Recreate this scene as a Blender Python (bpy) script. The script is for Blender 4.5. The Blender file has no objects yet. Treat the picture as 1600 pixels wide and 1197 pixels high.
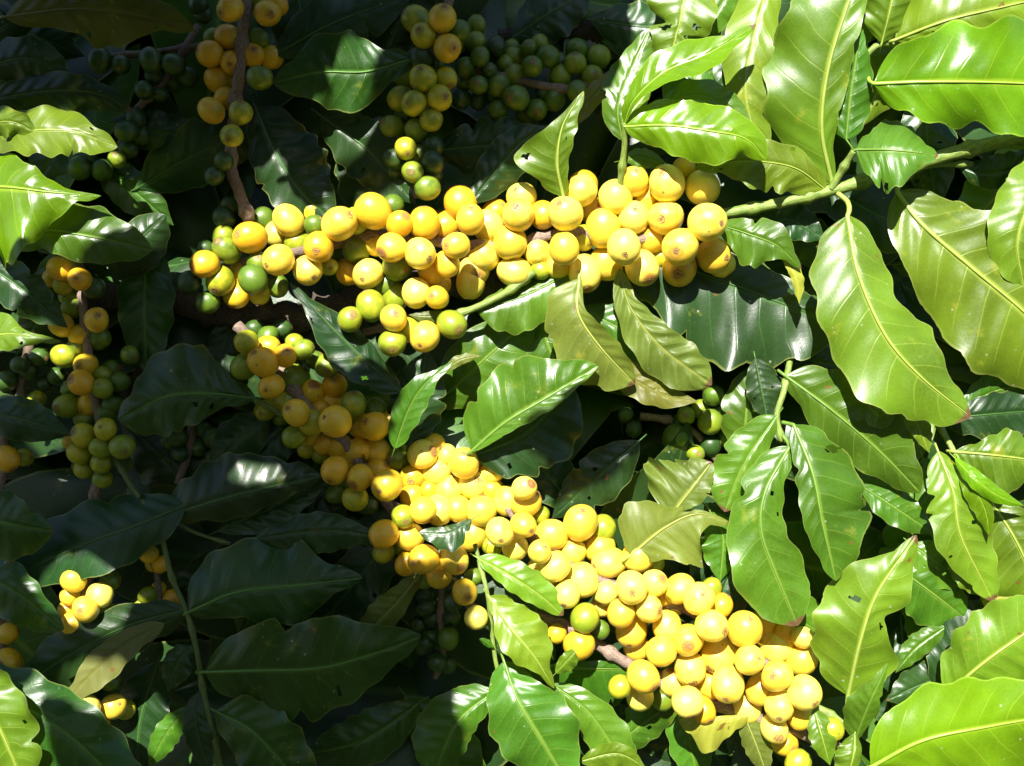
import bpy, math, random
import numpy as np
from mathutils import Vector, Matrix

# ------------------------------------------------------------------ camera, world, sun, exposure
SC = bpy.context.scene
COL = SC.collection
K = 0.000583            # tangent of half the field of view / 800: one photo pixel at unit distance
D0 = 0.50               # metres from the lens to the fruit
EYE = 1.40              # lens height above the ground
cam_d = bpy.data.cameras.new('camera'); cam = bpy.data.objects.new('camera', cam_d); COL.objects.link(cam)
cam.location = (0, 0, EYE); cam.rotation_euler = (math.pi/2, 0, 0)
cam_d.sensor_width = 36; cam_d.lens = 36/(2*800*K); cam_d.clip_start = 0.01; cam_d.clip_end = 500
SC.camera = cam
SUN = Vector((-0.14, -0.79, 0.60)).normalized()      # towards the sun
elev = math.asin(SUN.z); azim = math.atan2(SUN.x, SUN.y)
w = bpy.data.worlds.new("World"); SC.world = w; w.use_nodes = True
nt = w.node_tree; bg = nt.nodes['Background']
sky = nt.nodes.new('ShaderNodeTexSky'); sky.sky_type = 'NISHITA'; sky.sun_disc = False
sky.sun_elevation = elev; sky.sun_rotation = azim; sky.altitude = 600
nt.links.new(sky.outputs[0], bg.inputs[0]); bg.inputs[1].default_value = 0.06
sd = bpy.data.lights.new('sun', 'SUN'); sd.energy = 5.0; sd.angle = math.radians(0.5); sd.color = (1.0, 0.97, 0.90)
so = bpy.data.objects.new('sun', sd); COL.objects.link(so)
so.rotation_euler = SUN.to_track_quat('Z', 'Y').to_euler(); so.location = (0, 0, 5)
SC.view_settings.view_transform = 'Standard'; SC.view_settings.look = 'None'
SC.view_settings.exposure = 1.5; SC.view_settings.gamma = 1.0
SC.cycles.max_bounces = 8; SC.cycles.transparent_max_bounces = 4
rnd = random.Random(7)

def P(x, y, z=0.0):
    """photo pixel + depth (in pixels of the fruit plane) -> world point"""
    Y = D0*(1 + z*K)
    return Vector(((x-800)*K*Y, Y, EYE - (y-598.5)*K*Y))

# ------------------------------------------------------------------ materials
def new_mat(name):
    m = bpy.data.materials.new(name); m.use_nodes = True
    t = m.node_tree; b = t.nodes['Principled BSDF']
    return m, t, b
class G:
    """tiny node helper"""
    def __init__(s, t): s.t = t
    def n(s, ty, **kw):
        o = s.t.nodes.new(ty)
        for k, v in kw.items(): setattr(o, k, v)
        return o
    def set(s, sock, v):
        if isinstance(v, bpy.types.NodeSocket): s.t.links.new(v, sock)
        else: sock.default_value = v
    def math(s, op, a, b=0.0, c=0.0, clamp=False):
        o = s.n('ShaderNodeMath', operation=op, use_clamp=clamp)
        for i, v in enumerate((a, b, c)): s.set(o.inputs[i], v)
        return o.outputs[0]
    def mix(s, f, a, b):
        o = s.n('ShaderNodeMix', data_type='RGBA')
        s.set(o.inputs[0], f)
        s.set(o.inputs[6], a if isinstance(a, bpy.types.NodeSocket) else (*a, 1)[:4])
        s.set(o.inputs[7], b if isinstance(b, bpy.types.NodeSocket) else (*b, 1)[:4])
        return o.outputs[2]
    def ramp(s, v, lo, hi):
        o = s.n('ShaderNodeMapRange'); o.clamp = True; o.interpolation_type = 'SMOOTHSTEP'
        s.set(o.inputs[0], v); o.inputs[1].default_value = lo; o.inputs[2].default_value = hi
        return o.outputs[0]
    def noise(s, vec, scale, detail=3.0, rough=0.55):
        o = s.n('ShaderNodeTexNoise'); s.set(o.inputs['Vector'], vec)
        o.inputs['Scale'].default_value = scale; o.inputs['Detail'].default_value = detail; o.inputs['Roughness'].default_value = rough
        return o.outputs[0]

def leaf_mat(name, top, under, vein, rough, trans, tcol, sheen=0.5, blem=0.3, spots=0.74, margin=(0.26,0.28,0.07)):
    m, t, b = new_mat(name); g = G(t)
    uv = g.n('ShaderNodeUVMap'); uv.uv_map = 'UVMap'
    sep = g.n('ShaderNodeSeparateXYZ'); t.links.new(uv.outputs[0], sep.inputs[0])
    u, v = sep.outputs[0], sep.outputs[1]
    av = g.math('ABSOLUTE', v)
    info = g.n('ShaderNodeObjectInfo'); rv = info.outputs['Random']
    tc = g.n('ShaderNodeTexCoord'); ob = tc.outputs['Object']
    off = g.n('ShaderNodeVectorMath', operation='ADD'); t.links.new(ob, off.inputs[0])
    cmb = g.n('ShaderNodeCombineXYZ'); g.set(cmb.inputs[0], g.math('MULTIPLY', rv, 7.0)); t.links.new(cmb.outputs[0], off.inputs[1])
    vec = off.outputs[0]
    big = g.noise(vec, 28, 3); fine = g.noise(vec, 260, 3)
    # side veins leave the midrib at an angle and arch forward
    ph = g.math('SUBTRACT', g.math('MULTIPLY', u, 9.0), g.math('MULTIPLY', g.math('POWER', av, 1.25), 1.15))
    ph = g.math('ADD', ph, g.math('MULTIPLY', g.math('SUBTRACT', big, 0.5), 0.35))
    fr = g.math('ABSOLUTE', g.math('SUBTRACT', g.math('FRACT', g.math('ADD', ph, g.math('MULTIPLY', g.math('GREATER_THAN', v, 0.0), 0.4))), 0.5))
    line = g.math('SUBTRACT', 1.0, g.ramp(fr, 0.008, 0.045))
    line = g.math('MULTIPLY', line, g.math('SUBTRACT', 1.0, g.ramp(av, 0.6, 0.97)))
    mid = g.math('SUBTRACT', 1.0, g.ramp(av, 0.02, 0.085))
    vor = g.n('ShaderNodeTexVoronoi', feature='DISTANCE_TO_EDGE'); t.links.new(vec, vor.inputs['Vector']); vor.inputs['Scale'].default_value = 420
    net = g.math('SUBTRACT', 1.0, g.ramp(vor.outputs[0], 0.0, 0.12))
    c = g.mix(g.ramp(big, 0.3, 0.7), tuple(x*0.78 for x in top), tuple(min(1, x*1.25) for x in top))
    c = g.mix(g.math('MULTIPLY', net, 0.10), c, vein)
    hs = g.n('ShaderNodeHueSaturation'); g.set(hs.inputs['Hue'], g.math('ADD', 0.485, g.math('MULTIPLY', rv, 0.03)))
    g.set(hs.inputs['Value'], g.math('ADD', 0.8, g.math('MULTIPLY', g.math('FRACT', g.math('MULTIPLY', rv, 17.3)), 0.45))); t.links.new(c, hs.inputs['Color'])
    c = hs.outputs[0]
    cu = g.mix(big, tuple(x*0.85 for x in under), tuple(min(1, x*1.15) for x in under))
    geo = g.n('ShaderNodeNewGeometry')
    c = g.mix(geo.outputs['Backfacing'], c, cu)
    c = g.mix(g.math('MULTIPLY', line, 0.34), c, vein)
    c = g.mix(g.math('MULTIPLY', mid, 0.75), c, vein)
    # yellowing and brown wear
    n2 = g.noise(vec, 60, 4, 0.7)
    c = g.mix(g.math('MULTIPLY', g.ramp(n2, 0.60, 0.72), blem), c, (0.30, 0.30, 0.03))
    n3 = g.noise(vec, 150, 2, 0.5)
    c = g.mix(g.math('MULTIPLY', g.ramp(n3, spots, spots+0.03), 0.9), c, (0.16, 0.075, 0.02))
    vs = g.n('ShaderNodeTexVoronoi'); t.links.new(vec, vs.inputs['Vector']); vs.inputs['Scale'].default_value = 150
    dust = g.math('MULTIPLY', g.math('SUBTRACT', 1.0, g.ramp(vs.outputs[0], 0.05, 0.11)), g.ramp(n2, 0.50, 0.58))
    c = g.mix(g.math('MULTIPLY', dust, 0.55), c, (0.42, 0.42, 0.34))
    edge = g.ramp(g.math('ADD', av, g.math('MULTIPLY', g.math('SUBTRACT', fine, 0.5), 0.05)), 0.955, 0.985)
    c = g.mix(g.math('MULTIPLY', edge, 0.38), c, margin)
    tipw = g.math('MULTIPLY', g.ramp(g.math('ADD', u, g.math('MULTIPLY', g.math('SUBTRACT', n2, 0.5), 0.06)), 0.955, 0.975), g.math('GREATER_THAN', g.math('FRACT', g.math('MULTIPLY', rv, 5.7)), 0.55))
    c = g.mix(tipw, c, (0.12, 0.06, 0.03))
    t.links.new(c, b.inputs['Base Color'])
    rg = g.math('ADD', g.math('MULTIPLY', fine, 0.16), rough-0.08)
    rg = g.math('ADD', rg, g.math('MULTIPLY', geo.outputs['Backfacing'], 0.22))
    t.links.new(rg, b.inputs['Roughness'])
    b.inputs['Specular IOR Level'].default_value = sheen
    h = g.math('ADD', g.math('MULTIPLY', line, -0.5), g.math('MULTIPLY', fine, 0.18))
    h = g.math('ADD', h, g.math('MULTIPLY', net, -0.10))
    bp = g.n('ShaderNodeBump'); bp.inputs['Strength'].default_value = 0.3; bp.inputs['Distance'].default_value = 0.0004
    t.links.new(h, bp.inputs['Height']); t.links.new(bp.outputs[0], b.inputs['Normal'])
    tr = g.n('ShaderNodeBsdfTranslucent'); g.set(tr.inputs[0], g.mix(g.math('MULTIPLY', line, 0.5), tcol, tuple(x*0.5 for x in tcol)))
    ms = g.n('ShaderNodeMixShader'); ms.inputs[0].default_value = trans
    out = t.nodes['Material Output']
    t.links.new(b.outputs[0], ms.inputs[1]); t.links.new(tr.outputs[0], ms.inputs[2]); t.links.new(ms.outputs[0], out.inputs[0])
    return m
def rib_mat(name, col):
    m, t, b = new_mat(name); g = G(t)
    tc = g.n('ShaderNodeTexCoord'); n = g.noise(tc.outputs['Object'], 180, 3)
    t.links.new(g.mix(n, tuple(x*0.75 for x in col), tuple(min(1, x*1.2) for x in col)), b.inputs['Base Color'])
    b.inputs['Roughness'].default_value = 0.42
    return m
LM = {
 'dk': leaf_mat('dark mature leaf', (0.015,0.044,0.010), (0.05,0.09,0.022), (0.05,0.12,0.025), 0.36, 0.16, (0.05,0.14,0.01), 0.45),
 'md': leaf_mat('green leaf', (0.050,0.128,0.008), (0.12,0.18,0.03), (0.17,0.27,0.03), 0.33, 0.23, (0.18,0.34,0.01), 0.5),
 'dg': leaf_mat('shaded green leaf', (0.020,0.062,0.007), (0.06,0.12,0.02), (0.09,0.21,0.025), 0.33, 0.20, (0.08,0.22,0.01), 0.5, 0.3),  # darker copy of the green leaf, left-side shade put into its colour
 'lt': leaf_mat('pale green leaf', (0.098,0.172,0.008), (0.15,0.21,0.03), (0.27,0.34,0.04), 0.38, 0.24, (0.26,0.38,0.01), 0.48, 0.45),
 'yg': leaf_mat('young bright leaf', (0.10,0.21,0.004), (0.15,0.26,0.010), (0.26,0.37,0.02), 0.28, 0.27, (0.30,0.46,0.005), 0.5, 0.05, 0.80, (0.36,0.5,0.06)),
 'un': leaf_mat('olive worn leaf', (0.12,0.16,0.022), (0.17,0.20,0.045), (0.30,0.33,0.07), 0.42, 0.34, (0.26,0.38,0.03), 0.35, 0.6, 0.70),
 'ol': leaf_mat('old yellowing leaf', (0.10,0.11,0.014), (0.13,0.14,0.03), (0.22,0.21,0.03), 0.38, 0.24, (0.12,0.17,0.01), 0.4, 0.9, 0.68),
 'ye': leaf_mat('yellow leaf', (0.34,0.36,0.04), (0.34,0.36,0.06), (0.48,0.46,0.10), 0.4, 0.34, (0.5,0.5,0.04), 0.4, 0.5, 0.70),
}
RM = {'dg': rib_mat('rib shaded green', (0.08,0.19,0.025)), 'dk': rib_mat('rib dark', (0.05,0.12,0.025)), 'md': rib_mat('rib green', (0.12,0.22,0.03)), 'lt': rib_mat('rib pale', (0.27,0.35,0.06)),
      'yg': rib_mat('rib young', (0.24,0.40,0.04)), 'un': rib_mat('rib olive', (0.28,0.32,0.06)), 'ol': rib_mat('rib old', (0.13,0.14,0.03)), 'ye': rib_mat('rib yellow', (0.5,0.48,0.12))}

def bark_mat(name, c1, c2, rough=0.75, sc=1.0, bump=0.6, bd=0.001):
    m, t, b = new_mat(name); g = G(t)
    tc = g.n('ShaderNodeTexCoord'); mp = g.n('ShaderNodeMapping'); t.links.new(tc.outputs['UV'], mp.inputs[0]); mp.inputs['Scale'].default_value = (2*sc, 6*sc, 1)
    n1 = g.noise(mp.outputs[0], 6, 6, 0.7); n2 = g.noise(tc.outputs['Object'], 300, 4, 0.6); n3 = g.noise(tc.outputs['Object'], 40, 2)
    c = g.mix(g.ramp(n1, 0.35, 0.65), c1, c2)
    c = g.mix(g.math('MULTIPLY', g.ramp(n3, 0.5, 0.7), 0.5), c, tuple(x*0.5 for x in c1))
    t.links.new(c, b.inputs['Base Color']); b.inputs['Roughness'].default_value = rough
    bp = g.n('ShaderNodeBump'); bp.inputs['Strength'].default_value = bump; bp.inputs['Distance'].default_value = bd
    t.links.new(g.math('ADD', n1, g.math('MULTIPLY', n2, 0.5)), bp.inputs['Height']); t.links.new(bp.outputs[0], b.inputs['Normal'])
    return m
BARK = bark_mat('twig bark', (0.13,0.085,0.06), (0.36,0.26,0.20))
OLD = bark_mat('old trunk bark', (0.08,0.055,0.04), (0.20,0.15,0.11), 0.9, 1.5, 1.0, 0.004)
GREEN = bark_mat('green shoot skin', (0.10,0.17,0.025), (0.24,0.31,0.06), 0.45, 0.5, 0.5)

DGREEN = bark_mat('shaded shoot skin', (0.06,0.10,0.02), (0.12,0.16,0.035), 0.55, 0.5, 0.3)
def cherry_mat(name, col, col2, blush):
    m, t, b = new_mat(name); g = G(t)
    tc = g.n('ShaderNodeTexCoord'); ob = tc.outputs['Object']; info = g.n('ShaderNodeObjectInfo'); rv = info.outputs['Random']
    sep = g.n('ShaderNodeSeparateXYZ'); t.links.new(ob, sep.inputs[0])
    off = g.n('ShaderNodeVectorMath', operation='ADD'); t.links.new(ob, off.inputs[0])
    cmb = g.n('ShaderNodeCombineXYZ'); g.set(cmb.inputs[0], g.math('MULTIPLY', rv, 50.0)); t.links.new(cmb.outputs[0], off.inputs[1]); vec = off.outputs[0]
    z = sep.outputs[2]
    n1 = g.noise(vec, 1.3, 2); n2 = g.noise(vec, 7, 4, 0.65)
    c = g.mix(g.ramp(g.math('ADD', n1, g.math('MULTIPLY', g.math('SUBTRACT', rv, 0.5), 0.6)), 0.35, 0.68), col, col2)
    base = g.math('MULTIPLY', g.math('SUBTRACT', 1.0, g.ramp(z, -0.95, -0.05)), 0.55)
    c = g.mix(base, c, tuple(a*bb for a, bb in zip(col, (0.6, 0.8, 0.9))))
    # faint pale speckle, small scars
    vo = g.n('ShaderNodeTexVoronoi'); t.links.new(vec, vo.inputs['Vector']); vo.inputs['Scale'].default_value = 9
    c = g.mix(g.math('MULTIPLY', g.math('SUBTRACT', 1.0, g.ramp(vo.outputs[0], 0.05, 0.14)), 0.12), c, (0.8,0.75,0.4))
    c = g.mix(g.math('MULTIPLY', g.ramp(g.noise(vec, 2.6, 4, 0.65), 0.665, 0.71), 0.8), c, (0.26, 0.10, 0.03))
    fs = g.noise(vec, 16, 3, 0.7); c = g.mix(g.math('MULTIPLY', g.ramp(fs, 0.64, 0.70), 0.55), c, tuple(x*0.45 for x in col))
    ring = g.ramp(g.math('ADD', z, g.math('MULTIPLY', g.math('SUBTRACT', n2, 0.5), 0.10)), 0.90, 0.99)
    c = g.mix(g.math('MULTIPLY', ring, g.math('ADD', 0.1, g.math('MULTIPLY', g.math('POWER', g.math('FRACT', g.math('MULTIPLY', rv, 9.1)), 2.0), 0.9))), c, blush)
    t.links.new(c, b.inputs['Base Color'])
    b.inputs['Roughness'].default_value = 0.30; b.inputs['Specular IOR Level'].default_value = 0.35
    b.inputs['Coat Weight'].default_value = 0.65; b.inputs['Coat Roughness'].default_value = 0.55; b.inputs['Coat IOR'].default_value = 1.5
    b.inputs['Subsurface Weight'].default_value = 0.12; b.inputs['Subsurface Radius'].default_value = (1.0, 0.7, 0.15); b.inputs['Subsurface Scale'].default_value = 0.0022
    bp = g.n('ShaderNodeBump'); bp.inputs['Strength'].default_value = 0.2; bp.inputs['Distance'].default_value = 0.0008
    t.links.new(g.math('ADD', n2, n1), bp.inputs['Height']); t.links.new(bp.outputs[0], b.inputs['Normal'])
    return m
CM = {'Y': cherry_mat('yellow cherry skin', (0.79,0.52,0.035), (0.83,0.68,0.10), (0.34,0.12,0.03)),
      'O': cherry_mat('deep yellow cherry skin', (0.74,0.40,0.012), (0.70,0.46,0.02), (0.32,0.10,0.02)),
      'L': cherry_mat('half ripe cherry skin', (0.22,0.28,0.010), (0.46,0.42,0.016), (0.20,0.14,0.03)),
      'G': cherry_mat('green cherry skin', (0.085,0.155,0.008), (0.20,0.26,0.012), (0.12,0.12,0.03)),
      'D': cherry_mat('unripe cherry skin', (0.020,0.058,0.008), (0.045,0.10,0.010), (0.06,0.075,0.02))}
TIP, tt, tb = new_mat('dry cherry tip')
_g = G(tt); _tc = _g.n('ShaderNodeTexCoord')
tt.links.new(_g.mix(_g.ramp(_g.noise(_tc.outputs['Object'], 9, 4, 0.7), 0.35, 0.65), (0.13,0.055,0.02), (0.40,0.24,0.07)), tb.inputs['Base Color']); tb.inputs['Roughness'].default_value = 0.8

# ------------------------------------------------------------------ mesh helpers
def link(name, me, parent=None, loc=None):
    o = bpy.data.objects.new(name, me); COL.objects.link(o)
    if parent is not None: o.parent = parent
    if loc is not None: o.location = loc
    return o
def mesh_from(name, V, F, mat, uvs=None, smooth=True):
    me = bpy.data.meshes.new(name); me.from_pydata([tuple(v) for v in V], [], F)
    if uvs is not None:
        l = me.uv_layers.new(name='UVMap')
        li = np.empty(len(me.loops), dtype=np.int32); me.loops.foreach_get('vertex_index', li)
        l.data.foreach_set('uv', np.asarray(uvs, dtype=np.float32)[li].ravel())
    if smooth: me.polygons.foreach_set('use_smooth', [True]*len(me.polygons))
    me.materials.append(mat); me.update(); return me
def cat(pts, n):
    """Catmull-Rom through pts, n+1 samples"""
    p = [np.array(q, float) for q in pts]
    if len(p) == 2: p = [p[0], (p[0]+p[1])/2, p[1]]
    p = [2*p[0]-p[1]] + p + [2*p[-1]-p[-2]]
    m = len(p)-3; out = []
    L = [np.linalg.norm(p[i+2]-p[i+1]) for i in range(m)]; tot = sum(L); cum = np.cumsum([0]+L)
    for k in range(n+1):
        s = tot*k/n; i = min(m-1, max(0, int(np.searchsorted(cum, s, 'right')-1))); t = (s-cum[i])/L[i] if L[i] else 0
        a, b, c, d = p[i:i+4]
        out.append(0.5*((2*b)+(-a+c)*t+(2*a-5*b+4*c-d)*t*t+(-a+3*b-3*c+d)*t**3))
    return np.array(out)
def cr1(vals, u):
    n = len(vals)-1; x = u*n; i = min(n-1, int(x)); t = x-i
    g = lambda j: vals[min(n, max(0, j))]
    a, b, c, d = g(i-1), g(i), g(i+1), g(i+2)
    return max(0.0, 0.5*((2*b)+(-a+c)*t+(2*a-5*b+4*c-d)*t*t+(-a+3*b-3*c+d)*t**3))
def crl(vals, u):
    """half width from a list, with a rounded base and a softly rounded point"""
    w_ = cr1(vals, u); n = len(vals)-1
    if u < 1/n: w_ = max(w_, vals[1]*(1-(1-u*n)**2)**0.62*0.97)
    if vals[-1] == 0 and u > 1-1/n: w_ = max(w_, vals[-2]*(1-(1-(1-u)*n)**2)**0.85*0.95)
    return w_
def prof(u):
    return max(0.0, math.sin(math.pi*min(1, u)**0.88))**0.78 * (1-0.45*max(0, min(1, (u-0.78)/0.2))**1.5)

def tube_arrays(W, R, seg=8, knob=0.0, r=None):
    """ring tube along world points W with radii R"""
    V = []; F = []; UV = []
    n = len(W); up = Vector((0.13, 0.9, 0.31))
    acc = 0
    for i in range(n):
        t = (Vector(W[min(n-1, i+1)])-Vector(W[max(0, i-1)])).normalized()
        a = t.cross(up).normalized(); b = t.cross(a)
        if i: acc += (Vector(W[i])-Vector(W[i-1])).length
        for j in range(seg):
            th = 2*math.pi*j/seg
            q = R[i]*(1+(knob*(r.random()-0.5) if r else 0))
            V.append(Vector(W[i])+a*math.cos(th)*q+b*math.sin(th)*q); UV.append((acc*40, j/seg))
    for i in range(n-1):
        for j in range(seg):
            F.append((i*seg+j, i*seg+(j+1) % seg, (i+1)*seg+(j+1) % seg, (i+1)*seg+j))
    F.append(tuple(range(seg))[::-1]); F.append(tuple((n-1)*seg+j for j in range(seg)))
    return V, F, UV

BR = {}; CH = {}; STEMPTS = {}
def branch(key, name, label, cat_, base, group=None):
    o = bpy.data.objects.new(name, None); COL.objects.link(o)
    o.empty_display_size = 0.02; o.location = P(*base); o['label'] = label; o['category'] = cat_
    if group: o['group'] = group
    BR[key] = o; STEMPTS[key] = []
    return o
def stem(key, pts, r0, r1, mat=BARK, name='stem', knots=True, dz=0):
    """pts in photo pixels + depth, r in pixels"""
    root = BR[key]; S = cat(pts, max(8, len(pts)*(18 if mat is OLD else 9))); STEMPTS[key].extend(S.tolist()); S[:, 2] += dz
    n = len(S); rr = random.Random(len(S)*13+int(S[0][0]))
    W = [P(*p)-root.location for p in S]
    R = []
    d = 0
    for i in range(n):
        t = i/(n-1); q = r0*(1-t)+r1*t
        if i: d += np.linalg.norm(S[i]-S[i-1])
        if knots: q *= 1+0.45*math.exp(-(((d % 88)-44)/8.0)**2)
        R.append(q*K*D0*(1+S[i][2]*K))
    V, F, UV = tube_arrays(W, R, 12, 0.34 if mat is OLD else (0.05 if mat is GREEN or mat is DGREEN else 0.16), rr)
    return link(name, mesh_from(name, V, F, mat, UV), root)

def leaf_arrays(pts, wl, wr, dl, dr, rr, nu=72, nv=12, wav=1.0, cor=1.0, bites=(), holes=(), tilt=None):
    """blade as a grid over (u along the midrib, v across); returns pixel-space points, uv, faces, midline"""
    S = cat(pts, nu)
    fl = (lambda u: crl(wl, u)) if isinstance(wl, (list, tuple)) else (lambda u: wl*prof(u))
    fr = (lambda u: crl(wr, u)) if isinstance(wr, (list, tuple)) else (lambda u: wr*prof(u))
    L = sum(np.linalg.norm(S[i+1]-S[i]) for i in range(nu))
    ph = [rr.uniform(0, 6.28) for _ in range(6)]; fq = [rr.uniform(2.2, 3.6), rr.uniform(2.2, 3.6), rr.uniform(4.5, 7), rr.uniform(4.5, 7)]
    tilt = rr.uniform(-0.34, 0.26) if tilt is None else tilt
    V = []; UV = []; F = []
    for i in range(nu+1):
        u = i/nu; a = S[max(0, i-1)]; b = S[min(nu, i+1)]; t = (b-a); t2 = t[:2]/(np.linalg.norm(t[:2])+1e-9)
        n = np.array((t2[1], -t2[0]))
        for j in range(-nv, nv+1):
            v = j/nv; av = abs(v); s = 0 if v > 0 else 1
            w_ = (fl if v > 0 else fr)(u); dd = dl if v > 0 else dr
            w_ *= 1+0.045*math.sin(fq[2+s]*6.28*u+ph[2+s])*wav + 0.02*math.sin(31*u+ph[4+s]) + 0.008*rr.uniform(-1, 1)
            for (bs, bu, bw, bd) in bites:
                if (bs > 0) == (v > 0): w_ *= 1-bd*math.exp(-((u-bu)/bw)**2)
            sg = 1 if v > 0 else -1
            fwd = w_*0.10*av*(1-u)              # blade swept slightly forward
            x = S[i][0]+n[0]*w_*v + t2[0]*fwd; y = S[i][1]+n[1]*w_*v + t2[1]*fwd
            z = S[i][2] + dd*w_*av**1.5
            z += tilt*n[1]*w_*v
            z += wav*0.15*w_*math.sin(fq[s]*6.28*u+ph[s])*av**2.2
            phv = 9*u-1.15*av**1.25+(0.4 if v > 0 else 0)-0.5
            z += cor*min(2.2, 0.009*L)*(abs((phv % 1)-0.5)*2-0.5)*min(1, av*4)*(1-av**3)*min(1, w_/25)*-1
            z += 2.0*math.exp(-(av/0.10)**2)*min(1, w_/20)
            V.append((x, y, z)); UV.append((u, v))
    bites = bites; c = 2*nv+1
    for i in range(nu):
        for j in range(2*nv):
            q = i*c+j; hu = (i+.5)/nu; hv = (j+.5)/nv-1
            if any(((hu-a_)/ra)**2+((hv-b_)/rb)**2 < 1+0.25*math.sin(5*math.atan2((hv-b_)/rb, (hu-a_)/ra)+a_*9) for a_, b_, ra, rb in holes): continue
            F.append((q, q+c, q+c+1, q+1))      # top side looks at the lens
    return V, UV, F, S

def leaf(key, cls, pts, wl, wr, dl=None, dr=None, pet=None, rib=2.6, flip=False, label=None, **kw):
    root = BR[key]; rr = random.Random(int(pts[0][0]*7+pts[0][1]*3+pts[-1][0]))
    pts = [p if len(p) == 3 else (*p, 0) for p in pts]
    if dl is None: dl = rr.uniform(0.0, 0.42)
    if dr is None: dr = rr.uniform(0.0, 0.42)
    mw = max(max(wl) if isinstance(wl, (list, tuple)) else wl, max(wr) if isinstance(wr, (list, tuple)) else wr)
    if cls in ('md', 'lt', 'un', 'dk', 'ol') and mw > 32:
        rs = random.Random(int(pts[0][0]*5+pts[-1][1]*11))
        if 'bites' not in kw and rs.random() < 0.5:
            kw['bites'] = tuple((rs.choice((1, -1)), rs.uniform(0.25, 0.92), rs.uniform(0.008, 0.03), rs.uniform(0.1, 0.35)) for _ in range(rs.randint(1, 3)))
        if 'holes' not in kw and rs.random() < 0.35:
            kw['holes'] = tuple((rs.uniform(0.2, 0.85), rs.choice((1, -1))*rs.uniform(0.3, 0.85), rs.uniform(0.010, 0.022), rs.uniform(0.06, 0.12)) for _ in range(rs.randint(1, 2)))
    V, UV, F, S = leaf_arrays(pts, wl, wr, dl, dr, rr, **kw)
    if flip: F = [f[::-1] for f in F]
    base = P(*pts[0]); W = [P(*v)-base for v in V]
    o = link('leaf', mesh_from('leaf', W, F, LM[cls], UV), root, base-root.location)
    if label: o['label'] = label
    # midrib and stalk in one tapering strand
    S = S.copy(); S[:, 2] += 1.0
    t0 = S[0]-S[2]; t0 /= np.linalg.norm(t0)+1e-9
    pre = [np.array((*q, pts[0][2]+6) if len(q) == 2 else q, float) for q in (pet or [tuple((S[0]+t0*16+np.array((0, 0, 8))).tolist()), tuple((S[0]+t0*6).tolist())])]
    Sx = np.vstack([cat(pre+[S[0]], 6)[:-1], S[:-1]])
    r0 = 0.6*rib*min(1.25, max(0.45, mw/55))
    R = [r0*(1.25 if i < 6 else (1.15-0.95*(i-6)/(len(Sx)-6)))*K*D0 for i in range(len(Sx))]
    V2, F2, U2 = tube_arrays([P(*q)-base for q in Sx], R, 7)
    link('midrib', mesh_from('midrib', V2, F2, RM[cls], U2), o)
    return o

# the cherry: three slightly different bodies, unit radius, tip on +Z
def cherry_mesh(name, seed, mat):
    rr = random.Random(seed); V = []; F = []; n, m = 20, 26
    a1, a2, p1 = rr.uniform(-.05, .05), rr.uniform(-.03, .03), rr.uniform(0, 6.28)
    for i in range(n+1):
        th = math.pi*i/n
        r_ = math.sin(th)**0.96 if 0 < i < n else 0.0
        z = math.cos(th)*1.05
        if th < 0.45: z -= 0.055*(1-th/0.45)**2       # small dimple round the tip
        if th > math.pi-0.5: z += 0.10*(1-(math.pi-th)/0.5)**2
        for j in range(m):
            ph = 2*math.pi*j/m
            k = 1+a1*math.cos(2*(ph+p1))+a2*math.cos(3*ph+p1)*math.sin(th)
            V.append((r_*k*math.cos(ph), r_*k*math.sin(ph), z))
    for i in range(n):
        for j in range(m):
            F.append((i*m+j, (i+1)*m+j, (i+1)*m+(j+1) % m, i*m+(j+1) % m))
    me = mesh_from(name, V, F, mat)
    import bmesh
    bm = bmesh.new(); bm.from_mesh(me); bmesh.ops.remove_doubles(bm, verts=bm.verts, dist=1e-4); bm.to_mesh(me); bm.free()
    me.polygons.foreach_set('use_smooth', [True]*len(me.polygons))
    return me
CHM = {c: [cherry_mesh('cherry', s, CM[c]) for s in range(3)] for c in CM}
def tip_mesh(sd):
    V = []; F = []; m = 14
    rings = [(0.0, 1.015), (0.045, 1.012), (0.075, 1.035), (0.115, 1.030), (0.14, 1.008), (0.175, 1.004), (0.20, 1.024), (0.235, 1.022), (0.265, 0.985)]
    rr = random.Random(sd); lob = [1+rr.uniform(-.22, .22) for _ in range(m)]
    for (r_, z) in rings:
        for j in range(m):
            ph = 2*math.pi*j/m; k_ = 1+(lob[j]-1)*min(1, r_/0.2); V.append((r_*math.cos(ph)*k_*(1+.1*rr.uniform(-1, 1)), r_*math.sin(ph)*k_*(1+.1*rr.uniform(-1, 1)), z-0.03*(k_-1)+0.014*rr.uniform(-1, 1)))
    for i in range(len(rings)-1):
        for j in range(m): F.append((i*m+j, (i+1)*m+j, (i+1)*m+(j+1) % m, i*m+(j+1) % m))
    return mesh_from('cherry_tip', V, F, TIP)
TIPM = [tip_mesh(q) for q in (3, 4, 5, 6)]

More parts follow.
